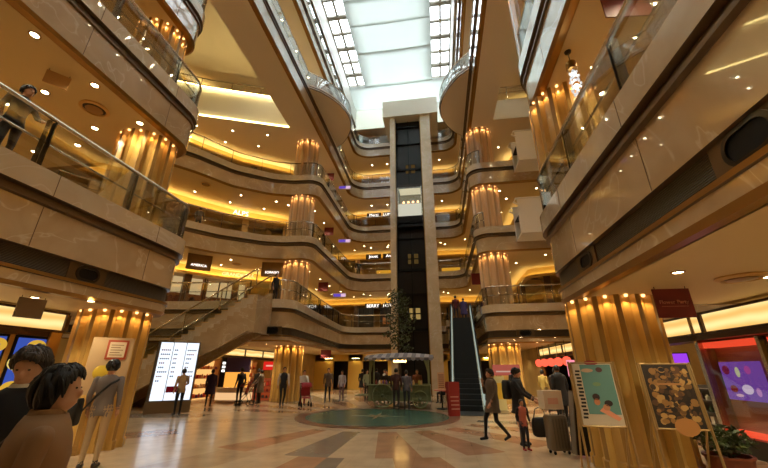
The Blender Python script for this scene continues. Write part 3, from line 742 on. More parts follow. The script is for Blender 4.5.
for y in (.06, 1.48):
    MB().tube([(-runl - .5, y, .75), (-runl - .35, y, 1.22), (-runl, y, 1.25), (0, y, Z2 + 1.25), (.2, y, Z2 + 1.25)], .04).build('handrail', 'steel', stt)
    MB().add([(-runl, y - .006, .32), (0, y - .006, Z2 + .32), (0, y - .006, Z2 + 1.18), (-runl, y - .006, 1.18), (-runl, y + .006, .32), (0, y + .006, Z2 + .32), (0, y + .006, Z2 + 1.18), (-runl, y + .006, 1.18)],
             [(0, 1, 2, 3), (7, 6, 5, 4), (0, 4, 5, 1), (3, 2, 6, 7), (1, 5, 6, 2), (0, 3, 7, 4)]).build('glass_panel', 'glass', stt, smooth=False)
    for k in range(6):
        x = -runl + runl * k / 5; z = (x + runl) * sl
        MB().box(x - .02, y - .02, z + .3, x + .02, y + .02, z + 1.25).build('post', 'steel', stt, smooth=False)

# ------------------------------------------------------------------ floor inlay
fi = thing('floor_inlay', 'round green glass floor inlay with a pale compass figure in the middle of the hall', 'floor inlay', (-2.42, 14.3, 0))
MB().lathe([(2.85, 0), (3.0, .014), (3.0, 0.0)], 64).lathe([(2.62, .004), (2.62, .016), (3.0, .016), (3.0, .004)], 64, caps=False).build('stone_rim', mat('rim_stone', rgb(122, 84, 62), .3, 0, .0), fi)
MB().lathe([(0, .004), (2.62, .004), (2.62, .012), (0, .012)], 64, caps=False).build('glass_disc', noisy(mat('sea_green_glass', rgb(54, 84, 74), .26, 0, .0, .3), rgb(50, 80, 70), rgb(66, 98, 86), 1.4), fi)
pl = MB()
for k in range(8):
    a = pi * k / 4; rr = 1.1 if k % 2 == 0 else .6
    pl.add([(0.08 * cos(a + pi / 2), .08 * sin(a + pi / 2), .016), (rr * cos(a), rr * sin(a), .016), (0.08 * cos(a - pi / 2), .08 * sin(a - pi / 2), .016)], [(0, 1, 2)])
pl.build('compass_figure', mat('inlay_figure', rgb(176, 150, 104), .3), fi, smooth=False)
# ------------------------------------------------------------------ ground floor shop fronts
LB = emis('shop_lightbox', rgb(255, 206, 118), 1.25)
def lightbox_mat():
    m = LB; nt = m.node_tree; e = [n for n in nt.nodes if n.type == 'EMISSION'][0]
    tc = N(m, 'ShaderNodeTexCoord'); w = N(m, 'ShaderNodeTexWave'); w.bands_direction = 'Z'; w.inputs['Scale'].default_value = 1.1; w.inputs['Distortion'].default_value = 1.6; w.inputs['Detail'].default_value = 1
    cr = N(m, 'ShaderNodeValToRGB'); cr.color_ramp.elements[0].color = rgb(236, 182, 100); cr.color_ramp.elements[1].color = rgb(255, 224, 150)
    L(m, tc.outputs['Object'], w.inputs['Vector']); L(m, w.outputs['Fac'], cr.inputs[0]); L(m, cr.outputs[0], e.inputs[0])
lightbox_mat()
FRAME = cmat(74, 54, 34, .4, .4)
def light_band(x, ys, z0, z1, side, label, group='lit fascia boxes of the ground floor shops'):
    """row of lit panels along Y at plane x; side = +1 faces -x"""
    y0, y1 = ys[0], ys[-1]
    t = thing('lit_fascia_box', label, 'shop fascia', (x, y0, z0), 0, group); h = z1 - z0
    MB().box(0, 0, -.16, .5 * side, y1 - y0, -.02).box(-.03 * side, 0, -.05, .1 * side, y1 - y0, 0).box(-.03 * side, 0, h, .1 * side, y1 - y0, h + .05).build('frame', FRAME, t, smooth=False)
    for a, b in zip(ys[:-1], ys[1:]):
        MB().box(.02 * side, a - y0 + .05, 0, .06 * side, b - y0 - .05, h).build('panel', LB, t, smooth=False)
        MB().box(-.03 * side, b - y0 - .05, 0, .08 * side, b - y0 + .05, h).build('mullion', FRAME, t, smooth=False)
    return t
def light_band_x(y, xs, z0, z1, label, group='lit fascia boxes of the ground floor shops'):
    t = light_band(0, xs, z0, z1, -1, label, group); t.location = (xs[0], y, z0); t.rotation_euler = (0, 0, -pi / 2); return t

light_band(-8.75, [-3, -.4, 2.2, 4.75, 7.3], 2.46, 2.82, -1, 'cream lit fascia boxes above the donut screens on the left')
light_band(5.95, [-2.2, .6, 3.4, 6.3, 9.2, 12.2, 15.2], 2.40, 2.78, 1, 'cream lit fascia boxes over the right shops, running past the red banner')
light_band(5.95, [17.0, 19.2, 21.4, 23.6], 2.40, 2.75, 1, 'row of cream lit fascia boxes behind the right column, over red lanterns')
light_band(-12.3, [17.2, 19.6, 22.0, 24.4, 26.8], 2.42, 2.80, -1, 'cream lit fascia boxes over the cosmetics shop on the left')
# shop shells
struct(MB().box(-9.1, YB, 0, -8.95, 7.3, 2.9).box(-8.95, 7.15, 0, -16.5, 7.3, 2.9).box(-16.6, 7.3, 0, -16.4, 16.9, 2.9).box(-16.4, 16.8, 0, -12.5, 17.0, 2.9).build('wall_left', 'inwall', smooth=False))
struct(MB().box(-15.5, 17, 0, -15.3, 27, 2.9).box(-15.4, 26.9, 0, -11.4, 27.1, 2.9).box(-11.5, 27, 0, -11.3, 33, 2.9).build('wall_left', 'inwall', smooth=False))
FARW = mat('lit_far_wall', rgb(220, 184, 92), .4)
fw = MB()
for x0, x1 in ((-11.4, -9.6), (-8.2, -6.9), (-4.6, -4.0), (-1.0, .6), (2.0, 3.4), (4.6, 6.2)): fw.box(x0, 32.6, 0, x1, 33.0, 2.9)
fw.box(-11.4, 32.6, 2.35, 6.2, 33.0, 2.9)
struct(fw.build('wall_far', FARW, smooth=False))
struct(MB().box(-11.4, 35.8, 0, 6.4, 36, 2.9).build('wall_far', 'dark', smooth=False))
struct(MB().box(10.8, 9.6, 0, 11, 33, 2.9).box(5.95, 9.55, 0, 11, 9.65, 2.9).box(5.95, 15.2, 0, 11, 15.3, 2.9).box(5.95, 16.9, 0, 11, 17, 2.9).box(5.95, 15.2, 0, 6.1, 17, 2.9).box(5.95, 23.6, 0, 6.15, 32.6, 2.9).build('wall_right', 'inwall', smooth=False))
struct(MB().box(6.3, YB, 0, 6.4, 9.5, 2.9).build('wall_right', mat('right_gold_wall', rgb(150, 112, 50), .4), smooth=False))
for x in (-10.0, -7.5, -5.2, -2.5, 1.4, 4.0):
    t = thing('wall_washer', 'warm wall washer lamp high on the far ground floor wall', 'wall lamp', (x, 32.5, 2.62), 0, 'wall washers on the far ground floor wall')
    MB().box(-.35, -.06, -.04, .35, .08, .06).build('housing', 'darkmetal', t, smooth=False); MB().box(-.32, -.04, -.06, .32, .06, -.045).build('lens', emis('washer', (1, .74, .3, 1), 30), t, smooth=False)

# donut screens
BLUE = ecol(66, 92, 190, .8); DON = [ecol(226, 176, 60, .9), ecol(214, 120, 70, .9), ecol(240, 214, 120, .9)]
def donut_screen(y0, y1, z0, z1, label):
    t = thing('advertising_screen', label, 'screen', (-8.75, y0, z0), 0, 'donut screens'); w = y1 - y0; h = z1 - z0
    MB().box(-.18, -.05, -.05, 0, w + .05, h + .05).build('frame', 'black', t, smooth=False)
    MB().box(-.01, 0, 0, .012, w, h).build('picture', BLUE, t, smooth=False)
    for i, (cy, cz, r) in enumerate(((.3, .16, .21), (.72, .36, .24), (.28, .58, .22), (.7, .86, .2))):
        rg = []
        for a in range(18):
            th = 2 * pi * a / 18; rr = r * min(w, .5) / .5
            rg.append([(0.014 + .012 * sin(pi * k / 5), cy * w + cos(th) * rr * (.35 + .65 * k / 5), min(max(cz * h + sin(th) * rr * .72 * (.35 + .65 * k / 5), .01), h - .01)) for k in range(6)])
        MB().rings(rg, 0, False, True).build('donut_picture', DON[i % 3], t)
donut_screen(5.72, 6.20, 1.05, 2.24, 'blue screen with yellow donut pictures, left one of the pair below the lit fascia')
donut_screen(6.42, 6.98, 1.05, 2.24, 'blue screen with yellow donut pictures, beside the honey column on the left')
t = thing('shop_poster', 'bright white and red shop poster at the left edge next to the donut screens', 'poster', (-8.75, 4.7, 1.5))
MB().box(-.15, 0, 0, 0, .85, .8).build('panel', ecol(255, 214, 150, 1.6), t, smooth=False); MB().box(-.01, .1, .5, .012, .75, .66).build('red_stripe', ecol(220, 60, 40, .8), t, smooth=False); MB().box(-.01, .1, .2, .012, .75, .3).build('red_stripe', ecol(200, 70, 50, .8), t, smooth=False)
struct(MB().box(-8.95, -4, 0, -8.75, 7.1, .95).box(-8.95, 6.2, .9, -8.78, 6.4, 2.4).box(-8.95, 7.0, .9, -8.7, 7.25, 2.4).build('trim_2', mat('gold_trim', rgb(176, 128, 54), .35, .2), smooth=False))

# poster board in front of left column
t = thing('poster_board', 'cream poster board with red framed notice and yellow fruit picture on the left column', 'poster board', (-7.05, 7.0, 1.13), radians(40))
MB().box(-.33, -.16, 0, .40, -.12, 1.12).build('board', mat('cream_board', rgb(186, 152, 112), .4), t, smooth=False)
MB().box(-.06, -.175, .68, .31, -.162, 1.07).build('notice_frame', cmat(170, 70, 40, .4), t, smooth=False)
MB().box(-.02, -.182, .72, .27, -.176, 1.03).build('notice_sheet', cmat(222, 196, 160, .4), t, smooth=False)
for k in range(5): MB().box(.01, -.186, .76 + k * .05, .23 - .05 * (k % 2), -.183, .775 + k * .05).build('text_line', cmat(150, 100, 70), t, smooth=False)
MB().sphere((-.05, -.165, .42), (.14, .02, .15)).build('fruit_picture', cmat(196, 160, 40, .5), t)
MB().sphere((.04, -.165, .56), (.04, .02, .06)).build('leaf_picture', cmat(110, 130, 40, .5), t)

# hanging signs
def hanging_sign(name, label, loc, w, h, rz, m, wires=True):
    t = thing(name, label, 'hanging sign', loc, rz)
    MB().box(-w / 2, -.012, -h, w / 2, .012, 0).build('banner', m, t, smooth=False)
    for s in (-1, 1): MB().tube([(s * w * .42, 0, -.01), (s * w * .42, 0, .10)], .006, 6).build('wire', 'darkmetal', t)
    return t
RED = mat('wine_red_banner', rgb(112, 22, 18), .55)
t = hanging_sign('hanging_banner', 'wine red square banner reading Flower Party hung under the right ceiling', (3.84, 6.42, 2.86), .56, .47, 0.02, RED)
text_mesh('Flower Party', .085, 'lettering', cmat(190, 120, 100, .5), t, (0, -.016, -.22)); MB().box(-.2, -.015, -.292, .2, -.0125, -.284).build('rule_line', cmat(170, 100, 80), t, smooth=False)
hanging_sign('hanging_banner', 'plain greyish hanging panel seen from behind under the left ceiling', (-7.55, 5.55, 2.86), .42, .36, 1.35, mat('sign_back', rgb(126, 106, 82), .6))
hanging_sign('hanging_banner', 'plain hanging panel under the third floor ceiling on the left near side', (-8.25, 4.95, 7.9), .42, .34, .9, mat('sign_back_pale', rgb(190, 150, 96), .6))
hanging_sign('hanging_banner', 'wine red banner under the third floor ceiling at the upper right', (3.55, 4.85, 7.9), .8, .62, .1, RED)
for x, y, z, lb in ((-8.6, 25.5, 7.9, 'second'), (-8.4, 25.5, 12.45, 'third'), (-8.3, 24.5, 16.95, 'fourth')):
    hanging_sign('hanging_banner', 'small dark red hanging sign on the %s floor at the left walkway' % lb, (x, y, z), .75, .7, .1, RED)
    t = thing('lit_sign', 'small violet and white lit sign on the %s floor at the left walkway' % lb, 'lit sign', (x + 1.0, y + 1.2, z - .95), .1)
    MB().box(-.5, -.06, 0, .5, .06, .3).build('box', 'white', t, smooth=False); MB().box(-.47, -.075, .03, .1, -.062, .27).build('face', ecol(110, 80, 190, .9), t, smooth=False); MB().box(.12, -.075, .03, .47, -.062, .27).build('face', ecol(230, 190, 220, 1.0), t, smooth=False)
    MB().tube([(0, 0, .3), (0, 0, .93)], .015).build('rod', 'darkmetal', t)
hanging_sign('hanging_banner', 'small dark red hanging sign over the escalator top on the right', (2.75, 24.5, 7.9), .6, .8, 0, RED)
hanging_sign('hanging_banner', 'small red hanging sign under the low ground floor ceiling beyond the far left column', (-7.6, 24.0, 2.86), .7, .5, .1, RED)

# shop name signs on upper floors
def lit_sign(label, txt, loc, size, rz, box=None, bm=None, em=None):
    t = thing('shop_sign', label, 'shop sign', loc, rz)
    if box: MB().box(-box[0] / 2, -.03, -box[1] / 2, box[0] / 2, .03, box[1] / 2).build('sign_panel', bm or cmat(140, 108, 66, .5), t, smooth=False)
    text_mesh(txt, size, 'lettering', em or 'signwhite', t, (0, -.06, -.2 if box and box[1] > .8 else 0))
lit_sign('lit white lettering on tan panel over the second floor, left of two', 'AMERICA', (-13.6, 17.8, 7.46), .2, radians(40), (1.3, .92))
lit_sign('lit white lettering on tan panel over the second floor, near left column', 'SORRISO', (-10.1, 19.95, 7.46), .21, radians(16), (1.3, .92))
lit_sign('raised pinkish shop lettering on the glowing second floor fascia in the left bay', 'GRANDEZZA', (-13.35, 21.55, 7.62), .34, radians(36), None, None, ecol(255, 206, 150, 2.0))
lit_sign('lit white shop lettering on the glowing third floor fascia in the left bay', 'ALPS', (-13.7, 21.25, 12.15), .5, radians(36))
for l in (2, 3, 4):
    for i, x in enumerate((-6.0, -4.3)):
        lit_sign('lit white lettering on the far wall, %s floor, %s of two signs' % (NAMES[l], ('left', 'right')[i]), (('BERRY', 'FOREST'), ('Jouet', 'Anne'), ('Merci', 'LUMINE'))[l - 2][i], (x, 32.6, SOF[l + 1] - (.45 if l > 2 else .75)), .42, 0, (1.5, .5), cmat(70, 54, 34))

# oval speakers and ceiling vents
def oval(label, loc, rz, w=.42, h=.22):
    t = thing('oval_speaker', label, 'speaker', loc, rz, 'oval speakers in the vent bands'); pts = []
    def loop(w, h, y): return [(((w - h) / 2) * (1 if -pi / 2 <= a <= pi / 2 else -1) + h / 2 * cos(a), y, h / 2 * sin(a)) for a in [(-pi / 2 + pi * k / 10) for k in range(11)] + [(pi / 2 + pi * k / 10) for k in range(11)]]
    MB().rings([loop(w + .1, h + .1, .02), loop(w + .1, h + .1, -.03), loop(w, h, -.035), loop(w, h, -.013)], 0, False).build('rim', 'darkmetal', t)
    MB().rings([loop(w, h, .02), loop(w, h, -.018)]).build('grille', 'black', t)
    MB().box(-w / 2 - .2, -.012, -.17, w / 2 + .2, .015, .17).build('mount_plate', 'groove', t, smooth=False)
oval('large black oval speaker in the right vent band near the upper right edge', (2.63, 2.84, 3.38), -pi / 2, .44, .24)
oval('black oval speaker in the right vent band above the right column', (2.63, 6.35, 3.38), -pi / 2, .40, .2)
oval('black oval speaker in the left vent band', (-6.89, 5.85, 3.38), pi / 2, .40, .2)
oval('black oval speaker low in the second floor band under the far left bend', (-7.9, 16.32, 3.38), 0, .55, .24)
oval('black oval speaker low in the second floor band right of the escalator', (4.4, 19.52, 3.38), 0, .5, .2)
def round_vent(label, loc, r=.3):
    t = thing('ceiling_diffuser', label, 'ceiling vent', loc, 0, 'round ceiling diffusers')
    MB().lathe([(r, 0), (r * 1.02, -.02), (r * .8, -.05), (r * .76, -.02)], 28, caps=False).build('rim', cmat(200, 160, 100, .4), t); MB().lathe([(0, -.02), (r * .55, -.03), (r * .6, -.05), (0, -.06)], 24, caps=False).build('disc', cmat(150, 112, 62, .4), t); MB().lathe([(0, -.005), (r * .8, -.005)], 24, caps=False).build('throat', 'dark', t)
round_vent('round ceiling diffuser in the ground floor ceiling at right, near red banner', (4.5, 5.85, 2.9), .3)
round_vent('round ceiling diffuser in the third floor soffit on the left', (-8.55, 6.1, 7.95), .32)
for x, y, z, lb in ((-14, 17.5, 12.5, 'third floor left bay'), (-12.6, 20, 7.95, 'second floor left bay')): round_vent('round ceiling diffuser over the %s' % lb, (x, y, z), .3)

# crystal pendant at the upper right
t = thing('crystal_pendant', 'long crystal drop pendant lamp hanging under the upper right ceiling', 'pendant lamp', (3.05, 6.1, 7.95))
MB().lathe([(0, 0), (.07, 0), (.06, -.04), (0, -.05)], 12).build('ceiling_rose', 'darkmetal', t); MB().tube([(0, 0, -.03), (0, 0, -.32)], .01).build('rod', 'darkmetal', t)
MB().lathe([(0, -.3), (.10, -.32), (.11, -.46), (.09, -.5), (0, -.5)], 14).build('crown', 'brass', t)
cr = MB(); random.seed(3)
for k in range(70):
    a = random.uniform(0, 6.28); z = -.5 - .75 * random.random(); r = .10 * random.random() ** .5
    cr.sphere((r * cos(a), r * sin(a), z), (.022, .022, .035), 5, 4)
cr.build('crystals', mat('crystal', rgb(225, 232, 240), .08, .3, .5, .5, (.8, .9, 1, 1), .5), t, smooth=False)['kind'] = 'stuff'
MB().sphere((0, 0, -.62), .05).sphere((0, 0, -.95), .05).build('bulbs', emis('pendant_bulb', (1, .86, .66, 1), 12), t)

# ------------------------------------------------------------------ illuminated directory sign by the stairs
a0, a1 = Vector((-11.4, 13.6)), Vector((-10.28, 14.5)); d = (a1 - a0); W = d.length
t = thing('directory_board', 'large white backlit floor directory in front of the staircase', 'directory board', (a0.x, a0.y, 0), atan2(d.y, d.x))
MB().box(-.12, .02, 0, W + .06, .5, .42).build('base', cmat(120, 96, 66, .4), t, smooth=False); MB().box(-.1, .06, .42, W + .04, .36, 2.72).build('case', cmat(84, 74, 62, .4), t, smooth=False)
SW = ecol(236, 244, 255, 1.25)
for k in range(3):
    p = MB().box(W * k / 3 + .012, .035, .46, W * (k + 1) / 3 - .012, .06, 2.68).build('lit_panel', SW, t, smooth=False)
random.seed(11)
for k, n in ((0, 8), (1, 7), (2, 7)):
    for i in range(n):
        z = 2.35 - i * .17; x = W * k / 3 + .07
        b = MB(); nn = random.randint(2, 5) if k != 1 else 2
        for q in range(nn): b.box(x + q * .07, .026, z, x + q * .07 + .048, .032, z + .055)
        b.build('text_line', cmat(150, 60, 50) if (i + k) % 3 == 0 else cmat(70, 74, 110), t, smooth=False)
MB().box(W / 3 + .03, .024, .75, W * 2 / 3 - .02, .032, .98).build('red_notice', ecol(120, 20, 28, .5), t, smooth=False)
# curved planter plinth and planter at the stair foot
t = thing('stone_plinth', 'low round stone plinth at the foot of the stairs on the left', 'plinth', (-12.6, 12.7, 0)); MB().lathe([(0, 0), (.9, 0), (.92, .02), (.92, .3), (.88, .34), (0, .34)], 32).build('drum', 'marble_light', t); MB().lathe([(.7, .34), (.74, .36), (.7, .38), (0, .38)], 32).build('cap', 'marble', t)
def leafy(bm, c, r, n, size=.09, mi=0, up=.2):
    for k in range(n):
        a = random.uniform(0, 2 * pi); b = math.acos(random.uniform(-1, 1)); q = random.random() ** .4
        p = Vector((c[0] + r[0] * q * sin(b) * cos(a), c[1] + r[1] * q * sin(b) * sin(a), c[2] + r[2] * q * cos(b)))
        u = Vector((random.uniform(-1, 1), random.uniform(-1, 1), random.uniform(-.6, .8))).normalized(); v = u.cross(Vector((random.uniform(-1, 1), random.uniform(-1, 1), random.uniform(-1, 1)))).normalized()
        s = size * random.uniform(.7, 1.3)
        bm.add([p - u * s, p + v * s * .4, p + u * s, p - v * s * .4], [(0, 1, 2, 3)], mi)
LEAF = noisy(mat('leaf_green', rgb(52, 66, 32), .45), rgb(34, 46, 22), rgb(72, 86, 42), 6)
def potted(name, label, loc, pot_r, pot_h, r, hgt, n, size, potm):
    t = thing(name, label, 'plant', loc)
    MB().lathe([(0, 0), (pot_r * .75, 0), (pot_r, pot_h), (pot_r * 1.06, pot_h), (pot_r * 1.06, pot_h + .03), (pot_r * .92, pot_h + .03), (pot_r * .9, pot_h - .03), (0, pot_h - .03)], 24).build('pot', potm, t)
    st = MB(); 
    for k in range(4): st.tube([(0.02 * k, 0, pot_h - .04), (.06 * cos(k * 1.7), .06 * sin(k * 1.7), pot_h + hgt * .5)], .012, 6)
    st.build('stems', cmat(80, 62, 40), t)
    lf = MB(); leafy(lf, (0, 0, pot_h + hgt * .55), (r, r, hgt * .5), n, size); lf.build('foliage', LEAF, t, smooth=False)
    return t
potted('potted_shrub', 'small potted shrub on the stone plinth beside the lit directory', (-12.45, 12.7, .38), .17, .3, .32, .7, 260, .09, mat('pot_grey', rgb(120, 110, 92), .5))
potted('potted_shrub', 'dark leafy shrub in a red brown pot beside the mosaic poster easel at right', (4.28, 6.95, 0), .3, .36, .36, .42, 520, .055, mat('terracotta', rgb(124, 62, 40), .5))
# tall ficus beside tower
t = thing('indoor_tree', 'tall dark ficus tree standing behind the cart in front of the tower', 'tree', (-2.45, 22.3, 0))
MB().lathe([(0, 0), (.4, 0), (.5, .6), (.54, .6), (.54, .66), (.46, .66), (0, .6)], 24).build('planter', cmat(90, 70, 46, .4), t)
tr = MB().tube([(0, 0, .5), (.05, .02, 1.6), (-.04, .0, 2.8), (.03, 0, 4.6)], [.07, .06, .05, .02], 8)
for k in range(9):
    a = k * 2.4; z = 2.5 + k * .28; tr.tube([(0, 0, z), (.5 * cos(a), .5 * sin(a), z + .45)], [.025, .01], 6)
tr.build('trunk', cmat(70, 54, 36), t); random.seed(5)
lf = MB()
for k in range(16):
    a = k * 2.4; z = 2.55 + k * .22; q = .62 * (1 - .5 * abs(k / 8 - .9)); leafy(lf, (q * cos(a), q * sin(a), z + .3), (.55, .55, .34), 80, .1)
lf.build('foliage', LEAF, t, smooth=False)

# ------------------------------------------------------------------ green wagon stall
cw = thing('market_cart', 'sage green wooden market cart with spoked wheels and grey scalloped awning', 'market cart', (-1.95, 17.9, 0))
SAGE = noisy(mat('sage_green_wood', rgb(128, 136, 96), .5), rgb(112, 122, 84), rgb(140, 148, 106), 3, stretch=(1, 1, .2)); SAGED = mat('sage_dark', rgb(92, 102, 72), .5)
MB().box(-1.4, -.45, .55, 1.4, .6, .63).build('deck', SAGE, cw, smooth=False)
b = MB().box(-1.4, -.45, .28, 1.4, -.40, .92)
for k in range(15): b.box(-1.4 + k * .19, -.462, .28, -1.4 + k * .19 + .02, -.45, .92)
b.build('front_panel', SAGE, cw, smooth=False); MB().box(-1.4, .55, .28, 1.4, .6, 1.0).build('back_panel', SAGED, cw, smooth=False)
for s in (-1, 1): MB().box(s * 1.4 - .03, -.45, .28, s * 1.4 + .03, .6, .95).build('side_panel', SAGE, cw, smooth=False)
MB().box(-1.46, -.55, .92, 1.46, -.1, .97).build('counter', SAGE, cw, smooth=False)
for x in (-1.36, 1.36):
    for y in (-.42, .56): MB().lathe([(.05, .9), (.035, 1.0), (.035, 1.9), (.055, 2.05)], 10, (x, y, 0)).build('post', SAGE, cw)
for x0, x1 in ((-1.42, -1.15), (1.15, 1.42)):
    v = []; nn = 8
    for k in range(nn + 1):
        u = k / nn; v += [(x0 if x0 < 0 else x1, -.44, 1.1 + .95 * u), ((x0 + (x1 - x0) * (.25 + .75 * u ** 2)) if x0 < 0 else (x1 - (x1 - x0) * (.25 + .75 * u ** 2)), -.44 + .03 * sin(k * 2), 1.1 + .95 * u)]
    MB().add(v, [(2 * k, 2 * k + 1, 2 * k + 3, 2 * k + 2) for k in range(nn)]).build('curtain', SAGE, cw)
aw = MB(); cols = 16; GW = [cmat(150, 144, 146, .7), cmat(96, 92, 100, .7)]
for k in range(cols):
    x0 = -1.62 + 3.24 * k / cols; x1 = -1.62 + 3.24 * (k + 1) / cols
    def hz(x): return 2.38 - .10 * (abs(x) / 1.62) ** 2
    aw.add([(x0, -.75, 2.14), (x1, -.75, 2.14), (x1, .08, hz(x1)), (x0, .08, hz(x0)), (x1, .85, 2.14), (x0, .85, 2.14)], [(0, 1, 2, 3), (3, 2, 4, 5)], k % 2)
    m_ = (x0 + x1) / 2; aw.add([(x0, -.752, 2.14), (x1, -.752, 2.14), (x1, -.755, 2.05), (m_, -.756, 1.99), (x0, -.755, 2.05)], [(0, 1, 2, 3, 4)], (k + 1) % 2)
aw.build('awning', GW, cw, smooth=False)
def wheel(x, y, r, parent):
    w = MB(); n = 24
    w.rings([[(x + (r + .03 * cos(q)) * cos(2 * pi * k / n), y + .03 * sin(q), r + .03 + (r + .03 * cos(q)) * sin(2 * pi * k / n)) for q in (0, pi / 2, pi, 3 * pi / 2)] for k in range(n)], 0, False, True)
    o = w.build('wheel', SAGE, parent)
    for k in range(10):
        a = 2 * pi * k / 10; MB().tube([(x, y, r + .03), (x + r * cos(a), y, r + .03 + r * sin(a))], .018, 6).build('spoke', SAGE, o)
    MB().sphere((x, y, r + .03), (.08, .08, .08)).build('hub', SAGED, o)
wheel(-.75, -.56, .48, cw); wheel(.95, -.56, .34, cw); wheel(-.75, .68, .48, cw); wheel(.95, .68, .34, cw)
[MB().tube([(-1.4, q, .5), (-2.1, q, .5)], .03).build('shaft_pole', SAGE, cw) for q in (-.3, .4)]
MB().box(-.3, 0, 1.95, .3, .1, 2.05).build('awning_lamp', ecol(255, 200, 110, 12), cw, smooth=False)
random.seed(9); gi = 0
for k in range(26):
    x = -1.2 + 2.4 * random.random(); z = .97
    c = random.choice([(200, 150, 70), (220, 190, 130), (150, 60, 50), (190, 180, 90), (230, 220, 200), (120, 80, 140)])
    y = -.35 + .2 * random.random()
    g = MB().lathe([(0, 0), (.05, 0), (.055, .02), (.05, .13), (.025, .16), (.03, .19), (0, .2)], 10).build('goods_jar', cmat(*c), None, (cw.location.x + x, cw.location.y + y, z))
    tag(g, 'small coloured jar among the goods on the cart counter', 'jar', 'goods on the cart counter')
t = thing('round_cafe_table', 'small round table on a black stem standing right of the green cart', 'table', (-.02, 17.3, 0))
MB().lathe([(0, .74), (.34, .74), (.35, .76), (.34, .78), (0, .78)], 28).build('tabletop', cmat(206, 120, 96, .4), t); MB().lathe([(.04, .03), (.03, .1), (.03, .74)], 12).build('stem', 'black', t); MB().lathe([(0, 0), (.26, 0), (.24, .03), (0, .05)], 20).build('base', 'black', t)
t = thing('menu_stand', 'tall white menu stand with lines of text on the round table by the cart', 'menu stand', (-.02, 17.3, .78)); MB().box(-.16, -.02, 0, .16, .02, .72).build('card', cmat(220, 176, 130, .5), t, smooth=False)
for k in range(7): MB().box(-.12, -.025, .08 + k * .085, .12, -.021, .12 + k * .085).build('text_line', cmat(150, 90, 60), t, smooth=False)
# red leaning boards at escalator foot
t = thing('folding_barrier', 'red folding sign board standing at the foot of the escalator', 'sign board', (.42, 14.25, 0), .25)
MB().cbox((0, 0, .62), (.40, .03, 1.15), 0, Matrix.Rotation(.12, 3, 'X')).build('front_leaf', cmat(150, 36, 34, .5), t, smooth=False); MB().cbox((0, .28, .62), (.40, .03, 1.15), 0, Matrix.Rotation(-.12, 3, 'X')).build('rear_leaf', cmat(120, 30, 30, .5), t, smooth=False)
for k in range(6): MB().cbox((0, -.10 + k * .022, .3 + k * .13), (.3, .006, .035), 0, Matrix.Rotation(.12, 3, 'X')).build('text_line', cmat(210, 150, 130), t, smooth=False)
# ------------------------------------------------------------------ poster easels at right
ALU = cmat(176, 146, 96, .35, .5)
def easel(label, x, y, rz, w, z0, z1, lean, pic, foot=.28):
    t = thing('poster_easel', label, 'poster easel', (x, y, 0), rz)
    R = Matrix.Rotation(lean, 3, 'X'); h = z1 - z0
    def P(px, pz, dy=0): return R @ Vector((px, dy, pz))
    for s in (-1, 1):
        MB().tube([P(s * (w / 2 + .03), 0), P(s * (w / 2 + .03), z1 + .02)], .018, 6).build('front_leg', ALU, t); MB().tube([P(s * (w / 2 + .03), z1 * .62), (s * (w / 2 + .03), -.0 + .55, 0.01)], .016, 6).build('rear_leg', ALU, t)
    MB().tube([P(-w / 2, .22), P(w / 2, .22)], .015, 6).build('crossbar', ALU, t)
    fr = MB()
    for a, b in ((P(-w / 2, z0), P(w / 2, z0)), (P(w / 2, z0), P(w / 2, z1)), (P(w / 2, z1), P(-w / 2, z1)), (P(-w / 2, z1), P(-w / 2, z0))): fr.tube([a, b], .016, 6)
    fr.build('frame', ALU, t)
    MB().cbox(P(0, (z0 + z1) / 2), (w, .012, h), 0, R).build('backing', 'dark', t, smooth=False)
    pic(t, P, R, w, z0, z1); return t
def flat(t, P, R, name, x, z, w, h, m, d=-.009, rot=0): return MB().cbox(P(x, z, d), (w, .003, h), 0, R @ Matrix.Rotation(rot, 3, 'Y')).build(name, m, t, smooth=False)
def disc(t, P, R, name, x, z, a, b, m, d=-.012): return MB().add([P(x + a * cos(2 * pi * k / 18), z + b * sin(2 * pi * k / 18), d) for k in range(18)] + [P(x + a * cos(2 * pi * k / 18), z + b * sin(2 * pi * k / 18), d + .004) for k in range(18)], [tuple(range(18)), tuple(range(35, 17, -1))] + [(k, (k + 1) % 18, 18 + (k + 1) % 18, 18 + k) for k in range(18)]).build(name, m, t, smooth=False)
def pic1(t, P, R, w, z0, z1):
    flat(t, P, R, 'poster_sheet', 0, (z0 + z1) / 2, w - .03, z1 - z0 - .03, cmat(206, 190, 164, .5), -.008)
    flat(t, P, R, 'teal_field', .05, (z0 + z1) / 2 + .07, w - .16, z1 - z0 - .2, cmat(98, 142, 134, .5), -.011)
    for k in range(14): flat(t, P, R, 'piano_key', -w / 2 + .07 + (.012 if k % 3 else 0), z0 + .12 + k * (z1 - z0 - .2) / 14, .07, .03, cmat(30, 28, 28), -.013)
    disc(t, P, R, 'cherry_picture', 0, z1 + .0, .11, .035, cmat(150, 40, 50))
    for x, z, a, b, c in ((-.03, z0 + .42, .055, .05, (60, 40, 34)), (-.03, z0 + .35, .045, .05, (196, 130, 90)), (.13, z0 + .33, .06, .045, (50, 34, 30)), (.09, z0 + .27, .05, .045, (200, 136, 96)), (-.08, z1 - .12, .09, .03, (190, 160, 130)), (.1, z1 - .11, .05, .04, (90, 60, 60)), (.02, z1 - .33, .06, .03, (120, 150, 110))): disc(t, P, R, 'figure_picture', x, z, a, b, cmat(*c, .5), -.014)
    MB().add([P(-.02, z0 + .22, -.013), P(.05, z0 + .28, -.013), P(.27, z0 + .12, -.013), P(.22, z0 + .08, -.013)], [(0, 1, 2, 3)]).build('figure_picture', cmat(226, 150, 116), t, smooth=False)
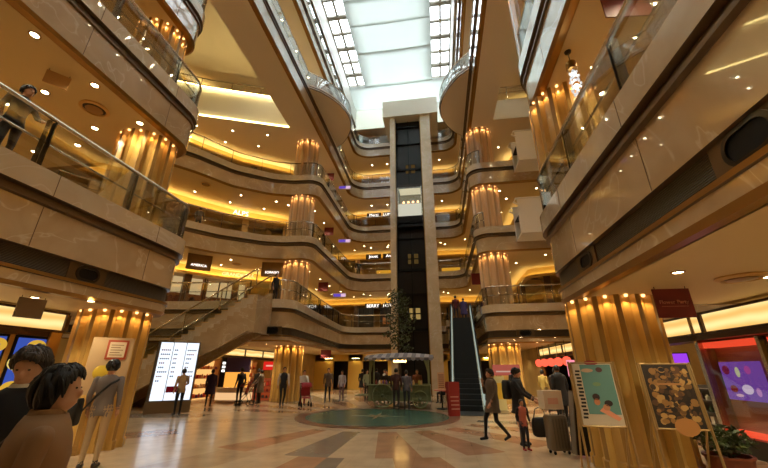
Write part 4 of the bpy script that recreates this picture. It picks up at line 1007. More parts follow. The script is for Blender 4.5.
def pic2(t, P, R, w, z0, z1):
    flat(t, P, R, 'poster_sheet', 0, (z0 + z1) / 2, w - .03, z1 - z0 - .03, cmat(46, 34, 24, .5), -.008); random.seed(21); S = MB(); cs = [(60, 44, 30), (118, 84, 44), (36, 28, 24), (150, 108, 56), (92, 62, 40), (180, 140, 80)]
    for k in range(190):
        a, b = random.uniform(.025, .06), random.uniform(.022, .05); x = random.uniform(-w / 2 + .07, w / 2 - .07); z = random.uniform(z0 + .08, z1 - .06); i = random.randrange(6); q = []
        S.add([P(x + a * cos(2 * pi * j / 9), z + b * sin(2 * pi * j / 9), -.0105 - k * .00004) for j in range(9)], [tuple(range(9))], i)
    S.build('mosaic_picture', [cmat(*c, .5) for c in cs], t, smooth=False)
    disc(t, P, R, 'tan_disc_picture', .06, z0 + .03, .16, .12, cmat(176, 120, 62, .5), -.018)
    flat(t, P, R, 'caption_strip', .0, z0 + .62, .34, .03, cmat(170, 120, 70), -.017)
easel('silver easel holding a teal poster with piano keys, in front of right column', 2.47, 6.55, -.1, .62, .78, 1.72, -.10, pic1)
easel('tall silver easel holding a dark brown mosaic poster, right of the teal poster', 3.5, 6.42, -.1, .66, .78, 1.70, -.10, pic2)
# ------------------------------------------------------------------ right shop: display window with screen
t = thing('shop_window', 'steel framed shop window glowing red at top and bottom with a violet screen, right edge', 'shop window', (5.9, 7.85, 0))
MB().box(0, -.06, 0, .14, .02, 2.2).build('jamb', 'steel', t, smooth=False); MB().box(0, 1.6, 0, .14, 1.72, 2.2).build('jamb', 'steel', t, smooth=False); MB().box(0, .0, 0, .14, 1.6, .34).build('sill_panel', 'darkmetal', t, smooth=False)
MB().box(.03, 0.02, .34, .045, 1.6, 2.2).build('pane', 'clearglass', t, smooth=False)
MB().box(.3, 0, .34, .34, 1.6, 2.2).build('back_panel', mat('warm_back_panel', rgb(150, 96, 60), .4), t, smooth=False)
MB().box(.06, .05, 2.06, .28, 1.55, 2.18).build('red_lamp', emis('red_strip', (1, .08, .03, 1), 1.0), t, smooth=False); MB().box(.06, .05, .36, .28, 1.55, .44).build('red_lamp', emis('red_strip_low', (1, .08, .03, 1), 1.0), t, smooth=False)
sc_ = MB().box(.08, .35, 1.03, .2, 1.28, 1.76).build('screen', ecol(140, 84, 190, .55), t, smooth=False)
for i, (y, z, a, b, c) in enumerate(((1.12, 1.6, .1, .09, (110, 24, 60)), (.82, 1.56, .06, .1, (190, 190, 150)), (.55, 1.6, .08, .08, (170, 70, 150)), (1.05, 1.24, .1, .07, (120, 40, 40)), (.7, 1.24, .14, .09, (214, 190, 216)), (.45, 1.2, .06, .08, (190, 130, 190)), (.95, 1.12, .1, .03, (210, 170, 190)))):
    MB().add([(.074, y + a * cos(2 * pi * k / 14), z + b * sin(2 * pi * k / 14)) for k in range(14)], [tuple(range(14))]).build('dessert_picture', ecol(*c, .8), sc_, smooth=False)
t = thing('curtain_panel', 'yellow green striped curtain panel at the far right edge', 'curtain', (6.1, 6.3, 0)); v = []
for k in range(29): v += [(.05 * sin(k * 1.3), k * .05, .1), (.05 * sin(k * 1.3), k * .05, 2.14)]
MB().add(v, [(2 * k, 2 * k + 2, 2 * k + 3, 2 * k + 1) for k in range(28)]).build('fabric', cmat(150, 124, 40, .6), t); MB().box(-.06, -.05, 2.14, .06, 1.45, 2.18).build('curtain_track', 'darkmetal', t, smooth=False)
# right shop interior
def shelf_unit(name, label, loc, rz, w, h, rows, ncol, palette, body, lit=None, group=None, gname='goods', seed=1, depth=.35, size=.11):
    t = thing(name, label, 'shelf', loc, rz, group); random.seed(seed)
    MB().box(-w / 2, 0, 0, w / 2, .04, h).build('back_panel', lit or body, t, smooth=False)
    for s in (-1, 1): MB().box(s * w / 2 - .02, -depth, 0, s * w / 2 + .02, .04, h).build('side_panel', body, t, smooth=False)
    Rm = Matrix.Rotation(rz, 3, 'Z')
    for r in range(rows + 1):
        z = .12 + (h - .2) * r / rows; MB().box(-w / 2, -depth, z - .02, w / 2, .02, z).build('shelf', body, t, smooth=False)
        if r == rows: break
        for c in range(ncol):
            x = -w / 2 + w * (c + .5) / ncol; hh = size * random.uniform(.9, 1.7); ww = min(size, w / ncol * .8)
            p = Rm @ Vector((x, -depth * .55, z)) + Vector(loc); b = MB()
            if random.random() < .5: b.lathe([(0, .003), (ww * .42, .003), (ww * .42, hh * .7), (ww * .18, hh * .82), (ww * .2, hh), (0, hh)], 8)
            else: b.box(-ww * .45, -ww * .35, .003, ww * .45, ww * .35, hh).box(-ww * .3, -ww * .36, hh * .3, ww * .3, -ww * .35, hh * .7)
            o = b.build('boxed_goods', cmat(*random.choice(palette)), None, p, rz); tag(o, 'small packaged item standing on the %s' % gname, 'packaged goods', gname + ' items')
    return t
REDS = [(200, 50, 40), (230, 90, 60), (240, 200, 180), (150, 30, 40), (90, 60, 110), (60, 60, 60)]
shelf_unit('display_shelf', 'red backed display shelf in the right shop seen past the mosaic poster', (8.6, 12.2, 0), -pi / 2 - .35, 2.6, 2.1, 5, 9, REDS, cmat(60, 30, 28), ecol(190, 40, 26, .7), None, 'red display shelf', 2)
t = thing('wall_screen', 'violet lit screen high inside the right shop', 'screen', (8.0, 14.6, 1.75), -.45); MB().box(-.6, 0, 0, .6, .06, .42).build('frame', 'black', t, smooth=False); MB().box(-.57, -.012, .03, .57, 0, .39).build('picture', ecol(150, 60, 220, 1.2), t, smooth=False)
shelf_unit('display_shelf', 'low glass display shelf with bottles in the right shop doorway', (6.6, 11.0, 0), -pi / 2 + .1, 1.5, 1.25, 4, 6, [(220, 210, 200), (70, 80, 50), (200, 160, 190), (240, 230, 210), (60, 40, 40)], cmat(90, 80, 70, .3), None, None, 'glass display shelf', 3, .3)
t = thing('ceiling_light_panel', 'white ceiling light panel inside the right shop', 'ceiling light', (7.8, 12.4, 2.82)); MB().box(-1.2, -1.8, 0, 1.2, 1.8, .05).build('frame', 'white', t, smooth=False); MB().box(-1.1, -1.7, -.012, 1.1, 1.7, 0).build('diffuser', ecol(255, 220, 180, 1.5), t, smooth=False)
# red lanterns on right far shop
for k in range(5):
    y = 18.1 + k * 1.25
    t = thing('red_lantern', 'red glowing lantern hung under the lit fascia of the right far shop', 'lantern', (5.72, y, 1.98), 0, 'red lanterns'); MB().lathe([(.06, -.2), (.16, -.14), (.19, 0), (.16, .14), (.06, .2)], 14).build('shade', emis('lantern_red_%d' % k, (1, .10, .05, 1), 1.7), t); MB().tube([(0, 0, .2), (0, 0, .92)], .012).build('cord', 'black', t)
shelf_unit('display_shelf', 'tall lit shelf at the back of the right far shop below the lanterns', (9.8, 20.3, 0), -pi / 2, 5.5, 2.1, 4, 14, REDS + [(240, 200, 120)], cmat(110, 80, 50), ecol(220, 150, 70, .8), None, 'lantern shop shelf', 4, .4, .16)
t = thing('standing_poster', 'pink and white poster panel on a stand in front of the far right column', 'poster', (3.2, 19.3, 0)); MB().box(-.65, 0, 1.35, .65, .04, 1.85).build('panel', ecol(214, 110, 90, .55), t, smooth=False); MB().tube([(-.5, .06, 0), (-.5, .06, 1.4)], .02).tube([(.5, .06, 0), (.5, .06, 1.4)], .02).build('stand', 'steel', t); MB().box(-.5, -.012, 1.5, .2, -.001, 1.56).build('text_line', ecol(240, 200, 180, .6), t, smooth=False)
t = thing('hanging_poster', 'pink lit poster hung beside the red lanterns', 'poster', (5.9, 17.0, 1.35)); MB().box(-.55, 0, 0, .0, .04, .65).build('panel', ecol(255, 150, 170, 1.1), t, smooth=False); MB().sphere((-.27, 0, .3), (.12, .02, .12)).build('round_picture', ecol(220, 60, 110, 1), t)
t = thing('white_counter_stand', 'narrow white sign stand behind the walking woman by the escalator', 'sign stand', (2.35, 16.2, 0)); MB().box(-.2, -.05, .1, .2, .05, 1.35).build('panel', cmat(216, 206, 150, .5), t, smooth=False); MB().box(-.25, -.12, 0, .25, .12, .1).build('foot', cmat(170, 160, 120), t, smooth=False); MB().box(-.15, -.056, .5, .15, -.051, 1.1).build('leaflet', cmat(230, 190, 60), t, smooth=False)
# cosmetics shop at left
PAL = [(240, 200, 150), (230, 120, 80), (250, 230, 210), (200, 60, 50), (250, 180, 90), (120, 60, 130)]
for i, y in enumerate((18.3, 20.7, 23.1, 25.5)):
    shelf_unit('display_shelf', 'tall lit cosmetics shelf along the back of the left shop, %s from the stairs' % ('first', 'second', 'third', 'fourth')[i], (-14.2, y, 0), pi / 2, 2.2, 2.25, 4, 9, PAL, cmat(190, 140, 90), ecol(255, 190, 110, 1.1), 'cosmetics shelves', 'cosmetics shelf %s' % ('one', 'two', 'three', 'four')[i], 10 + i, .4, .16)
t = thing('cosmetics_counter', 'white curved cosmetics counter with a lit pink base by the left shop', 'counter', (-10.9, 18.9, 0), .2)
MB().rings([[((1.0 + k) * cos(2 * pi * a / 24) * .95, (.45 + k) * sin(2 * pi * a / 24), z) for a in range(24)] for z, k in ((0, -.06), (.06, -.06), (.06, 0), (.66, 0), (.68, .06), (.74, .06))]).build('body', cmat(232, 214, 186, .4), t); MB().rings([[(1.005 * cos(2 * pi * a / 24) * .95, .455 * sin(2 * pi * a / 24), z) for a in range(24)] for z in (.15, .5)], 0, False).build('lit_front', ecol(255, 200, 140, .9), t)
t = thing('backlit_display', 'orange backlit cosmetics display standing on the white counter', 'display', (-10.9, 18.95, .74), .2); MB().box(-.62, -.05, 0, .62, .1, .75).build('panel', ecol(255, 170, 70, 1.1), t, smooth=False); MB().box(-.62, -.06, .75, .62, .12, 1.5).build('header', cmat(70, 50, 90), t, smooth=False)
t = thing('tower_display', 'black vertical sign tower with white letters in the cosmetics shop', 'sign', (-12.0, 19.5, 0)); MB().box(-.18, -.15, 0, .18, .15, 2.25).build('body', 'black', t, smooth=False)
for k in range(3): MB().box(-.09, -.162, 1.5 + k * .2, .09, -.151, 1.62 + k * .2).build('letter', 'signwhite', t, smooth=False)
t = thing('sale_sign', 'bright red sale sign above the goods stand by the far left column', 'sign', (-10.15, 21.35, 1.6)); MB().box(-.5, 0, 0, .5, .05, .48).build('panel', ecol(230, 40, 30, .9), t, smooth=False); MB().tube([(0, .06, -1.6), (0, .06, .1)], .02).build('post', 'steel', t); MB().box(-.32, -.012, .2, .32, -.001, .28).build('text_line', ecol(255, 190, 170, .9), t, smooth=False)
shelf_unit('goods_stand', 'low stand of boxed sweets with lit base under the red sale sign', (-10.2, 20.95, 0), .15, 1.5, 1.15, 3, 7, REDS, cmat(120, 60, 40), ecol(190, 80, 40, .5), None, 'sweets stand', 31, .4, .14)
# displays in the second floor shop windows, left bay
for i, (x, y, a) in enumerate(((-17.9, 17.6, 52), (-16.1, 19.9, 48), (-14.3, 22.0, 40))):
    t = thing('shop_window', 'lit second floor shop window with clothes in the left bay, %s from the left' % ('first', 'second', 'third')[i], 'shop window', (x, y, FLOOR[2] + .1), radians(a)); w = 1.3
    MB().box(-w, .3, 0, w, .34, 2.55).build('back_panel', ecol(150, 84, 40, .35), t, smooth=False); MB().box(-w + .1, .26, 1.35, w - .1, .3, 2.4).build('lit_shelf', ecol(226, 190, 138, .75), t, smooth=False)
    for s in (-1, 0, 1): MB().box(s * w - .03, -.03, 0, s * w + .03, .03, 2.55).build('mullion', 'wood', t, smooth=False)
    MB().box(-w, -.01, 0, w, .0, 2.55).build('pane', 'clearglass', t, smooth=False)
    random.seed(40 + i)
    for k in range(7):
        c = random.choice([(190, 110, 60), (120, 60, 40), (90, 60, 50), (200, 150, 90), (70, 40, 40)]); xx = -w + .2 + k * .31
        MB().rings([[(xx + r * cos(2 * pi * q / 8), .15 + .06 * sin(2 * pi * q / 8), z) for q in range(8)] for z, r in ((.45, .16), (.8, .13), (1.05, .15), (1.15, .05))]).build('garment', cmat(*c, .8), t)
# second floor far windows and third floor lit counters
for l, x0, x1 in ((2, -7.2, -5.9), (2, -5.2, -3.6), (3, -5.6, -3.5), (4, -5.6, -3.5), (3, .6, 2.3), (4, .6, 2.3)):
    t = thing('lit_counter' if l > 2 else 'dark_shop_window', ('long lit counter on the %s floor behind the far balcony, %s of the tower' if l > 2 else 'dark framed shop window on the far wall, %s floor, near x' ) % ((NAMES[l], 'left' if x1 < 0 else 'right') if l > 2 else (NAMES[l],)), 'counter' if l > 2 else 'shop window', (x0, 32.2, FLOOR[l] + .1))
    if l == 2: t['label'] = 'dark framed shop window on the second floor far wall, %s of two' % ('left' if x0 < -6 else 'right')
    w = x1 - x0
    if l > 2: MB().box(0, 0, 0, w, .4, 1.1).build('front', ecol(240, 170, 50, .8), t, smooth=False); MB().box(-.05, -.1, 1.1, w + .05, .5, 1.18).build('top', 'wood', t, smooth=False)
    else:
        MB().box(0, 0, 0, w, .06, 2.1).build('glazing', 'darkglass', t, smooth=False)
        for k in range(4): MB().box(w * k / 3 - .04, -.04, 0, w * k / 3 + .04, 0, 2.1).build('mullion', 'black', t, smooth=False)
        if x0 > -6: MB().box(.2, -.02, .6, w - .2, -.005, 1.2).build('painted_reflection', cmat(150, 90, 40), t, smooth=False)  # flat brown box painting a reflection onto the dark glazing
# ------------------------------------------------------------------ people
from mathutils.kdtree import KDTree
SKIN = mat('skin', rgb(196, 146, 112), .5)
def tube_pts(a, b, ra, rb, n=10, step=.05):
    a, b = Vector(a), Vector(b); k = max(2, int((b - a).length / step) + 1)
    return [a.lerp(b, i / (k - 1)) for i in range(k)], [ra + (rb - ra) * i / (k - 1) for i in range(k)]
def person(label, loc, rz, h=1.68, top=(60, 60, 70), bottom=(40, 40, 48), shoes=(30, 26, 24), hair=(28, 22, 20), hair_len=0, pose='stand', coat=None, hem=.55,
           larm=None, rarm=None, voxel=.017, sleeves=None, near=False, collar=None, head_turn=0.0, head_tilt=0.0, group=None, skirt=None, bare_legs=False):
    s = h / 1.70; t = thing('person', label, 'person', loc, rz, group)
    mats = [SKIN, cmat(*top, .8), cmat(*bottom, .8), cmat(*shoes, .5), cmat(*hair, .55), cmat(*(sleeves or top), .8)]
    P = []   # (mb, mat)
    def limb(a, b, ra, rb, mi): pts, rr = tube_pts(a, b, ra, rb); P.append((MB().tube(pts, rr, 10), mi)); P.append((MB().sphere(b, rb * 1.0, 10, 8), mi)); P.append((MB().sphere(a, ra * 1.0, 10, 8), mi))
    # legs
    if pose == 'walk': legs = [((.09, 0, .90), (.10, .20, .50), (.10, .24, .09), (.10, .40, .03)), ((-.09, 0, .90), (-.10, .0, .47), (-.10, -.30, .14), (-.10, -.18, .03))]
    elif pose == 'sit': legs = [((.09, 0, .50), (.11, .42, .50), (.11, .42, .09), (.11, .58, .03)), ((-.09, 0, .50), (-.11, .42, .50), (-.11, .42, .09), (-.11, .58, .03))]
    else: legs = [((.09, 0, .90), (.10, .02, .49), (.10, .0, .08), (.11, .16, .03)), ((-.09, 0, .90), (-.10, .02, .49), (-.10, -.02, .08), (-.12, .14, .03))]
    lm = 0 if bare_legs else 2
    for hp, kn, an, to in legs:
        limb(hp, kn, .088, .056, 2 if not bare_legs else 0); limb(kn, an, .056, .040, lm)
        d = Vector(to) - Vector(an); he = Vector(an) + Vector((0, -.03, -.04)); limb(he, Vector(to) - Vector((0, .02, 0)), .042, .034, 3); limb(Vector(an), he, .04, .042, 3)
    dz = -.40 if pose == 'sit' else 0
    tz = [(.80, .13, .10), (.88, .165, .118), (.98, .155, .110), (1.08, .142, .10), (1.18, .155, .108), (1.28, .172, .115), (1.36, .182, .105), (1.41, .165, .088), (1.45, .10, .075), (1.48, .06, .06)]
    tor = []
    for i in range(len(tz) - 1):
        for u in (0, .5):
            z, a, b = [tz[i][k] * (1 - u) + tz[i + 1][k] * u for k in range(3)]; tor.append([(a * cos(2 * pi * q / 20), b * sin(2 * pi * q / 20), z + dz) for q in range(20)])
    P.append((MB().rings(tor), 1))
    limb((0, -.005, 1.44 + dz), (0, .012, 1.54 + dz), .055, .052, 0)
    hc = Vector((0, .02, 1.595 + dz)); HR = Matrix.Rotation(head_turn, 3, 'Z') @ Matrix.Rotation(head_tilt, 3, 'X')
    def hp_(x, y, z): return hc + HR @ Vector((x, y, z))
    P.append((MB().sphere(hp_(0, 0, 0.01), (.074, .092, .102), 18, 14, 0, HR), 0)); P.append((MB().sphere(hp_(0, .028, -.055), (.055, .062, .058), 14, 10, 0, HR), 0))
    P.append((MB().sphere(hp_(0, .098, -.018), (.013, .018, .024), 8, 6, 0, HR), 0)); P.append((MB().sphere(hp_(0, .084, -.062), (.024, .012, .012), 8, 6, 0, HR), 0))
    for q in (-1, 1): P.append((MB().sphere(hp_(q * .076, -.005, -.012), (.012, .02, .03), 8, 6, 0, HR), 0))
    # arms
    sw = .14 if pose == 'walk' else .03
    for q, ov in ((1, rarm), (-1, larm)):
        sh = Vector((q * .185, 0, 1.385 + dz)); el = Vector((q * .235, -.03 - q * sw * .5, 1.12 + dz)); wr = Vector((q * .235, .05 - q * sw, .885 + dz))
        if ov: el, wr = Vector(ov[0]) + Vector((0, 0, dz)), Vector(ov[1]) + Vector((0, 0, dz))
        limb(sh, el, .058, .046, 5); limb(el, el.lerp(wr, .86), .046, .036, 5); limb(el.lerp(wr, .82), wr, .03, .026, 0)
        d = (wr - el).normalized(); sd = d.cross(Vector((0, 1, 0))); sd = sd.normalized() if sd.length > .1 else Vector((1, 0, 0)); nn = d.cross(sd).normalized()
        palm = wr + d * .05; P.append((MB().tube([wr, wr + d * .03, wr + d * .09], [.026, .036, .034], 8), 0))
        fr = max(.0085, voxel * .62)
        for k, ln in enumerate((.066, .076, .07, .055)):
            b = wr + d * .085 + nn * (.030 - .020 * k); m1 = b + d * ln * .55 + sd * (-q * .008); e = m1 + d * ln * .42 + sd * (-q * .022); P.append((MB().tube([b, m1, e], [fr, fr * .95, fr * .8], 6), 0))
        th = wr + d * .03 + nn * .03; P.append((MB().tube([th, th + nn * .03 + d * .03, th + nn * .032 + d * .062], [fr * 1.2, fr * 1.1, fr * .9], 6), 0))
    kd_pts = []; A = MB()
    for mb, mi in P: A.add(mb.v, mb.f); kd_pts += [(v, mi) for v in mb.v]
    me = bpy.data.meshes.new('tmp'); me.from_pydata(A.v, [], A.f); o = bpy.data.objects.new('body', me); COL.objects.link(o)
    bm = bmesh.new(); bm.from_mesh(me); bmesh.ops.recalc_face_normals(bm, faces=bm.faces); bm.to_mesh(me); bm.free()
    md = o.modifiers.new('r', 'REMESH'); md.mode = 'VOXEL'; md.voxel_size = voxel; sm = o.modifiers.new('s', 'SMOOTH'); sm.factor = .5; sm.iterations = 2 if near else 1
    nm = bpy.data.meshes.new_from_object(o.evaluated_get(bpy.context.evaluated_depsgraph_get())); bpy.data.objects.remove(o); bpy.data.meshes.remove(me)
    kd = KDTree(len(kd_pts))
    for i, (v, mi) in enumerate(kd_pts): kd.insert(v, i)
    kd.balance(); nm.materials.clear()
    for m in mats: nm.materials.append(m)
    nm.polygons.foreach_set('material_index', [kd_pts[kd.find(p.center)[1]][1] for p in nm.polygons]); nm.polygons.foreach_set('use_smooth', [True] * len(nm.polygons))
    nm.transform(Matrix.Scale(s, 4)); nm.name = 'body'; b = bpy.data.objects.new('body', nm); COL.objects.link(b); b.parent = t
    # hair
    H = MB(); n, m_ = 20, 14
    hr_ = random.Random(len(label)); wob = [hr_.uniform(-.007, .007) for _ in range(400)]
    def hv(th, ph): return Vector((.088 * sin(th) * cos(ph), .106 * sin(th) * sin(ph) - .006, .118 * cos(th)))
    vs = []; fs = []
    for j in range(m_ + 1):
        for k in range(n):
            ph = 2 * pi * k / n; front = max(0, sin(ph)); lim = 2.25 - 1.28 * front ** .7; th = lim * j / m_
            p = hv(th, ph) * (1 + (wob[(j * n + k) % 400] * 6 if near and j < m_ else 0) - (.10 if j == m_ else .03 if j == m_ - 1 else 0)); p += Vector((0, 0, .012)) 
            if hair_len and j == m_ and front < .55: p.z -= hair_len; p.x *= .95
            elif hair_len and j == m_ - 1 and front < .55: p.z -= hair_len * .4; p *= 1.04
            vs.append(hp_(*p))
    for j in range(m_):
        for k in range(n): fs.append((j * n + k, j * n + (k + 1) % n, (j + 1) * n + (k + 1) % n, (j + 1) * n + k))
    hm = MB().add([v * s for v in vs], fs).build('hair', mats[4], t); q = hm.modifiers.new('thickness', 'SOLIDIFY'); q.thickness = .012; q.offset = -1
    if near:
        LK = MB()
        for k in range(120):
            ph = hr_.uniform(0, 2 * pi); front = max(0, sin(ph)); lim = 2.2 - 1.2 * front ** .7; t0 = hr_.uniform(.1, lim * .6); t1 = min(lim, t0 + hr_.uniform(.5, .9)); dp = hr_.uniform(-.35, .35)
            q3 = [hp_(*(hv(t0 + (t1 - t0) * u, ph + dp * u) * (1.03 + .07 * sin(pi * u) + .02 * hr_.random()) + Vector((0, 0, .012 - (hair_len * .8 * u * u if front < .5 else 0))))) * s for u in (0, .35, .7, 1)]
            LK.tube(q3, [.012 * s, .016 * s, .013 * s, .004 * s], 6)
        LK.build('hair_locks', mats[4], hm)
        for q in (-1, 1):
            e = MB().sphere(hp_(q * .030, .085, .012) * s, (.009 * s, .006 * s, .0055 * s), 8, 6); e.build('eye', cmat(24, 18, 16, .2), t)
    if coat:
        C_ = cmat(*coat, .85); rg = []
        z0 = hem
        for z, a, bb in ((z0, .235, .185), (z0 + .02, .24, .19), (.75, .215, .165), (.95, .185, .14), (1.10, .172, .126), (1.28, .196, .138), (1.37, .20, .122), (1.43, .15, .10), (1.47, .085, .08)):
            if z >= z0: rg.append([(a * cos(2 * pi * k / 22) * s, bb * sin(2 * pi * k / 22) * s + (.03 * s if z < .9 and pose == 'walk' else 0), (z + dz) * s) for k in range(22)])
        c = MB().rings(rg, 0, False).build('coat', C_, t); q = c.modifiers.new('thickness', 'SOLIDIFY'); q.thickness = .012; q.offset = 1
        MB().rings([[(r * cos(2 * pi * k / 18) * s, (r * .95 * sin(2 * pi * k / 18) - .005) * s, (z + dz) * s) for k in range(18)] for z, r in ((1.43, .098), (1.455, .092), (1.50, .078), (1.505, .070), (1.45, .08))], 0, False).build('collar', C_, t)
    if skirt: MB().rings([[(a * cos(2 * pi * k / 20) * s, bb * sin(2 * pi * k / 20) * s, z * s) for k in range(20)] for z, a, bb in ((.55, .25, .2), (.75, .21, .16), (.95, .165, .125), (1.0, .155, .12))], 0, False).build('skirt', cmat(*skirt, .8), t)
    if collar: MB().rings([[(r * cos(2 * pi * k / 18) * s, (r * sin(2 * pi * k / 18) + .01) * s, (z + dz) * s) for k in range(18)] for z, r in ((1.42, .105), (1.50, .068), (1.50, .060), (1.42, .09))], 0, False).build('shirt_collar', cmat(*collar, .7), t)
    return t
def bag(label, loc, rz, dims, col, strap=None, name='shoulder_bag'):
    t = thing(name, label, 'bag', loc, rz); w, d, hh = dims
    MB().rings([[(w / 2 * k * (abs(cos(a)) ** .5) * (1 if cos(a) >= 0 else -1), d / 2 * k * (abs(sin(a)) ** .5) * (1 if sin(a) >= 0 else -1), z) for a in [2 * pi * (i + .5) / 16 for i in range(16)]] for z, k in ((0, .8), (.03, .95), (hh * .5, 1.0), (hh * .9, .9), (hh, .7))]).build('body', cmat(*col, .6), t)
    if strap: MB().tube([(-w * .4, 0, hh * .9), (-w * .25, 0, hh + strap * .8), (0, 0, hh + strap), (w * .25, 0, hh + strap * .8), (w * .4, 0, hh * .9)], .012, 6).build('strap', cmat(*col, .6), t)
    return t

def face(dx, dy): return atan2(dy, dx) - pi / 2
# foreground
person('man in dark jacket and white collar at the left edge, face turned downward', (-2.72, 2.14, 0), face(.3, -.95), 1.72, (22, 22, 26), (30, 30, 36), hair=(58, 50, 44), near=True, voxel=.010, collar=(214, 204, 190), coat=(20, 20, 24), hem=.72, head_turn=.25, head_tilt=-.3)
fw_ = person('woman in tan coat with black hair seen from behind, foreground left', (-2.00, 1.72, 0), face(.6, .7), 1.60, (136, 98, 58), (40, 36, 36), hair=(20, 16, 15), near=True, voxel=.010, coat=(138, 100, 60), hem=.62, hair_len=.05, head_turn=-.35, pose='stand')
t = thing('bag_strap', 'dark shoulder strap across the back of the tan coated woman', 'bag', (-2.00, 1.72, 0), face(.6, .7))
pts = [(-.12, .09, 1.30), (-.125, .03, 1.365), (-.125, -.07, 1.335), (-.10, -.135, 1.25), (-.03, -.16, 1.12), (.08, -.165, .98), (.19, -.13, .84), (.25, -.02, .78)]
MB().tube(pts, .018, 6).build('strap', cmat(60, 30, 24, .5), t); MB().sphere((.29, .0, .66), (.06, .14, .13)).build('pouch', cmat(30, 26, 26, .5), t)
# walker in front of left column
person('man in grey shirt and beige trousers walking away by the left column', (-6.2, 6.3, 0), face(-.45, .9), 1.76, (122, 112, 108), (186, 158, 120), (40, 34, 30), near=True, voxel=.012, sleeves=(122, 112, 108))
b_ = bag('black shoulder bag at the left hip of the grey shirted man', (-6.52, 6.08, .68), face(.9, .45), (.34, .15, .44), (18, 17, 18))
MB().tube([(-6.02 + 6.52, 6.37 - 6.08, 1.45 - .68), (-6.05 + 6.52, 6.2 - 6.08, 1.36 - .68), (-6.2 + 6.52, 6.11 - 6.08, 1.16 - .68), (-6.38 + 6.52, 6.08 - 6.08, .92 - .68), (0.03, 0.0, .42)], .02, 6).build('strap', cmat(18, 17, 18, .6), b_, rz=-face(.9, .45))
# woman in brown coat
person('woman in long grey brown coat and black trousers walking left past the escalator', (1.25, 10.1, 0), face(-.85, -.3), 1.60, (92, 76, 62), (24, 22, 24), (20, 18, 18), hair=(40, 28, 22), near=True, voxel=.012, pose='walk', coat=(96, 80, 66), hem=.66, rarm=((.24, .10, 1.12), (.10, .20, 1.36)))
# mother, child and luggage
person('woman in black coat with a backpack bending over beside the luggage', (1.78, 9.55, 0), face(.75, -.35), 1.62, (24, 24, 28), (30, 30, 36), hair=(24, 18, 16), near=True, voxel=.012, coat=(24, 24, 28), hem=.7, larm=((-.24, .12, 1.15), (-.18, .36, 1.02)), rarm=((.25, .16, 1.16), (.22, .42, 1.0)), head_tilt=-.35)
person('small child in dark jacket with pink front and red shoes before the black coated woman', (1.72, 9.0, 0), face(.3, -.9), .98, (196, 110, 90), (40, 44, 56), (160, 36, 34), hair=(30, 22, 18), voxel=.014, sleeves=(36, 36, 44))
bag('black backpack with green pocket on the back of the black coated woman', (1.56, 9.66, .95), face(.75, -.35), (.30, .20, .42), (26, 28, 28), None, 'backpack')
t = thing('suitcase', 'grey brown upright suitcase on castors in the luggage pile', 'suitcase', (2.32, 8.75, 0), .25)
MB().rings([[((.21 - k) * (abs(cos(a)) ** .35) * (1 if cos(a) > 0 else -1), (.14 - k) * (abs(sin(a)) ** .35) * (1 if sin(a) > 0 else -1), z) for a in [2 * pi * (i + .5) / 20 for i in range(20)]] for z, k in ((.07, .02), (.09, 0), (.68, 0), (.71, .02))]).build('shell', cmat(112, 98, 78, .4), t)
for x in (-.15, .15):
    for y in (-.09, .09): MB().sphere((x, y, .035), (.03, .03, .035)).build('castor', 'black', t)
MB().tube([(-.09, 0, .7), (-.09, 0, .8), (.09, 0, .8), (.09, 0, .7)], .012, 6).build('handle', 'black', t)
for k in range(5): MB().box(-.14 + k * .065, -.147, .12, -.12 + k * .065, -.138, .66).build('rib', cmat(90, 78, 62, .4), t, smooth=False)
t = thing('instrument_case', 'tall black instrument case with grey edge leaning on the suitcase', 'case', (2.66, 8.52, .03), .2)
R = Matrix.Rotation(.12, 3, 'Y'); MB().cbox(R @ Vector((0, 0, .58)), (.30, .2, 1.14), 0, R).build('body', cmat(18, 17, 18, .4), t, smooth=False)
for x in (-.155, .155): MB().cbox(R @ Vector((x, -.03, .58)), (.018, .16, 1.16), 0, R).build('edge_strip', cmat(130, 120, 108, .4), t, smooth=False)
t = thing('white_box', 'white paper carton balanced on top of the suitcase', 'box', (2.28, 8.74, .83), .2); MB().box(-.2, -.14, 0, .2, .14, .36).build('carton', cmat(222, 206, 184, .6), t, smooth=False); MB().box(-.12, -.145, .1, .1, -.139, .22).build('printed_patch', cmat(220, 170, 150), t, smooth=False); MB().box(-.2, -.008, .361, .2, .008, .366).build('tape', cmat(190, 160, 120), t, smooth=False)
bag('round black duffel bag hanging beside the suitcase', (2.06, 8.92, .28), .2, (.36, .26, .36), (16, 15, 17), .2, 'duffel_bag')
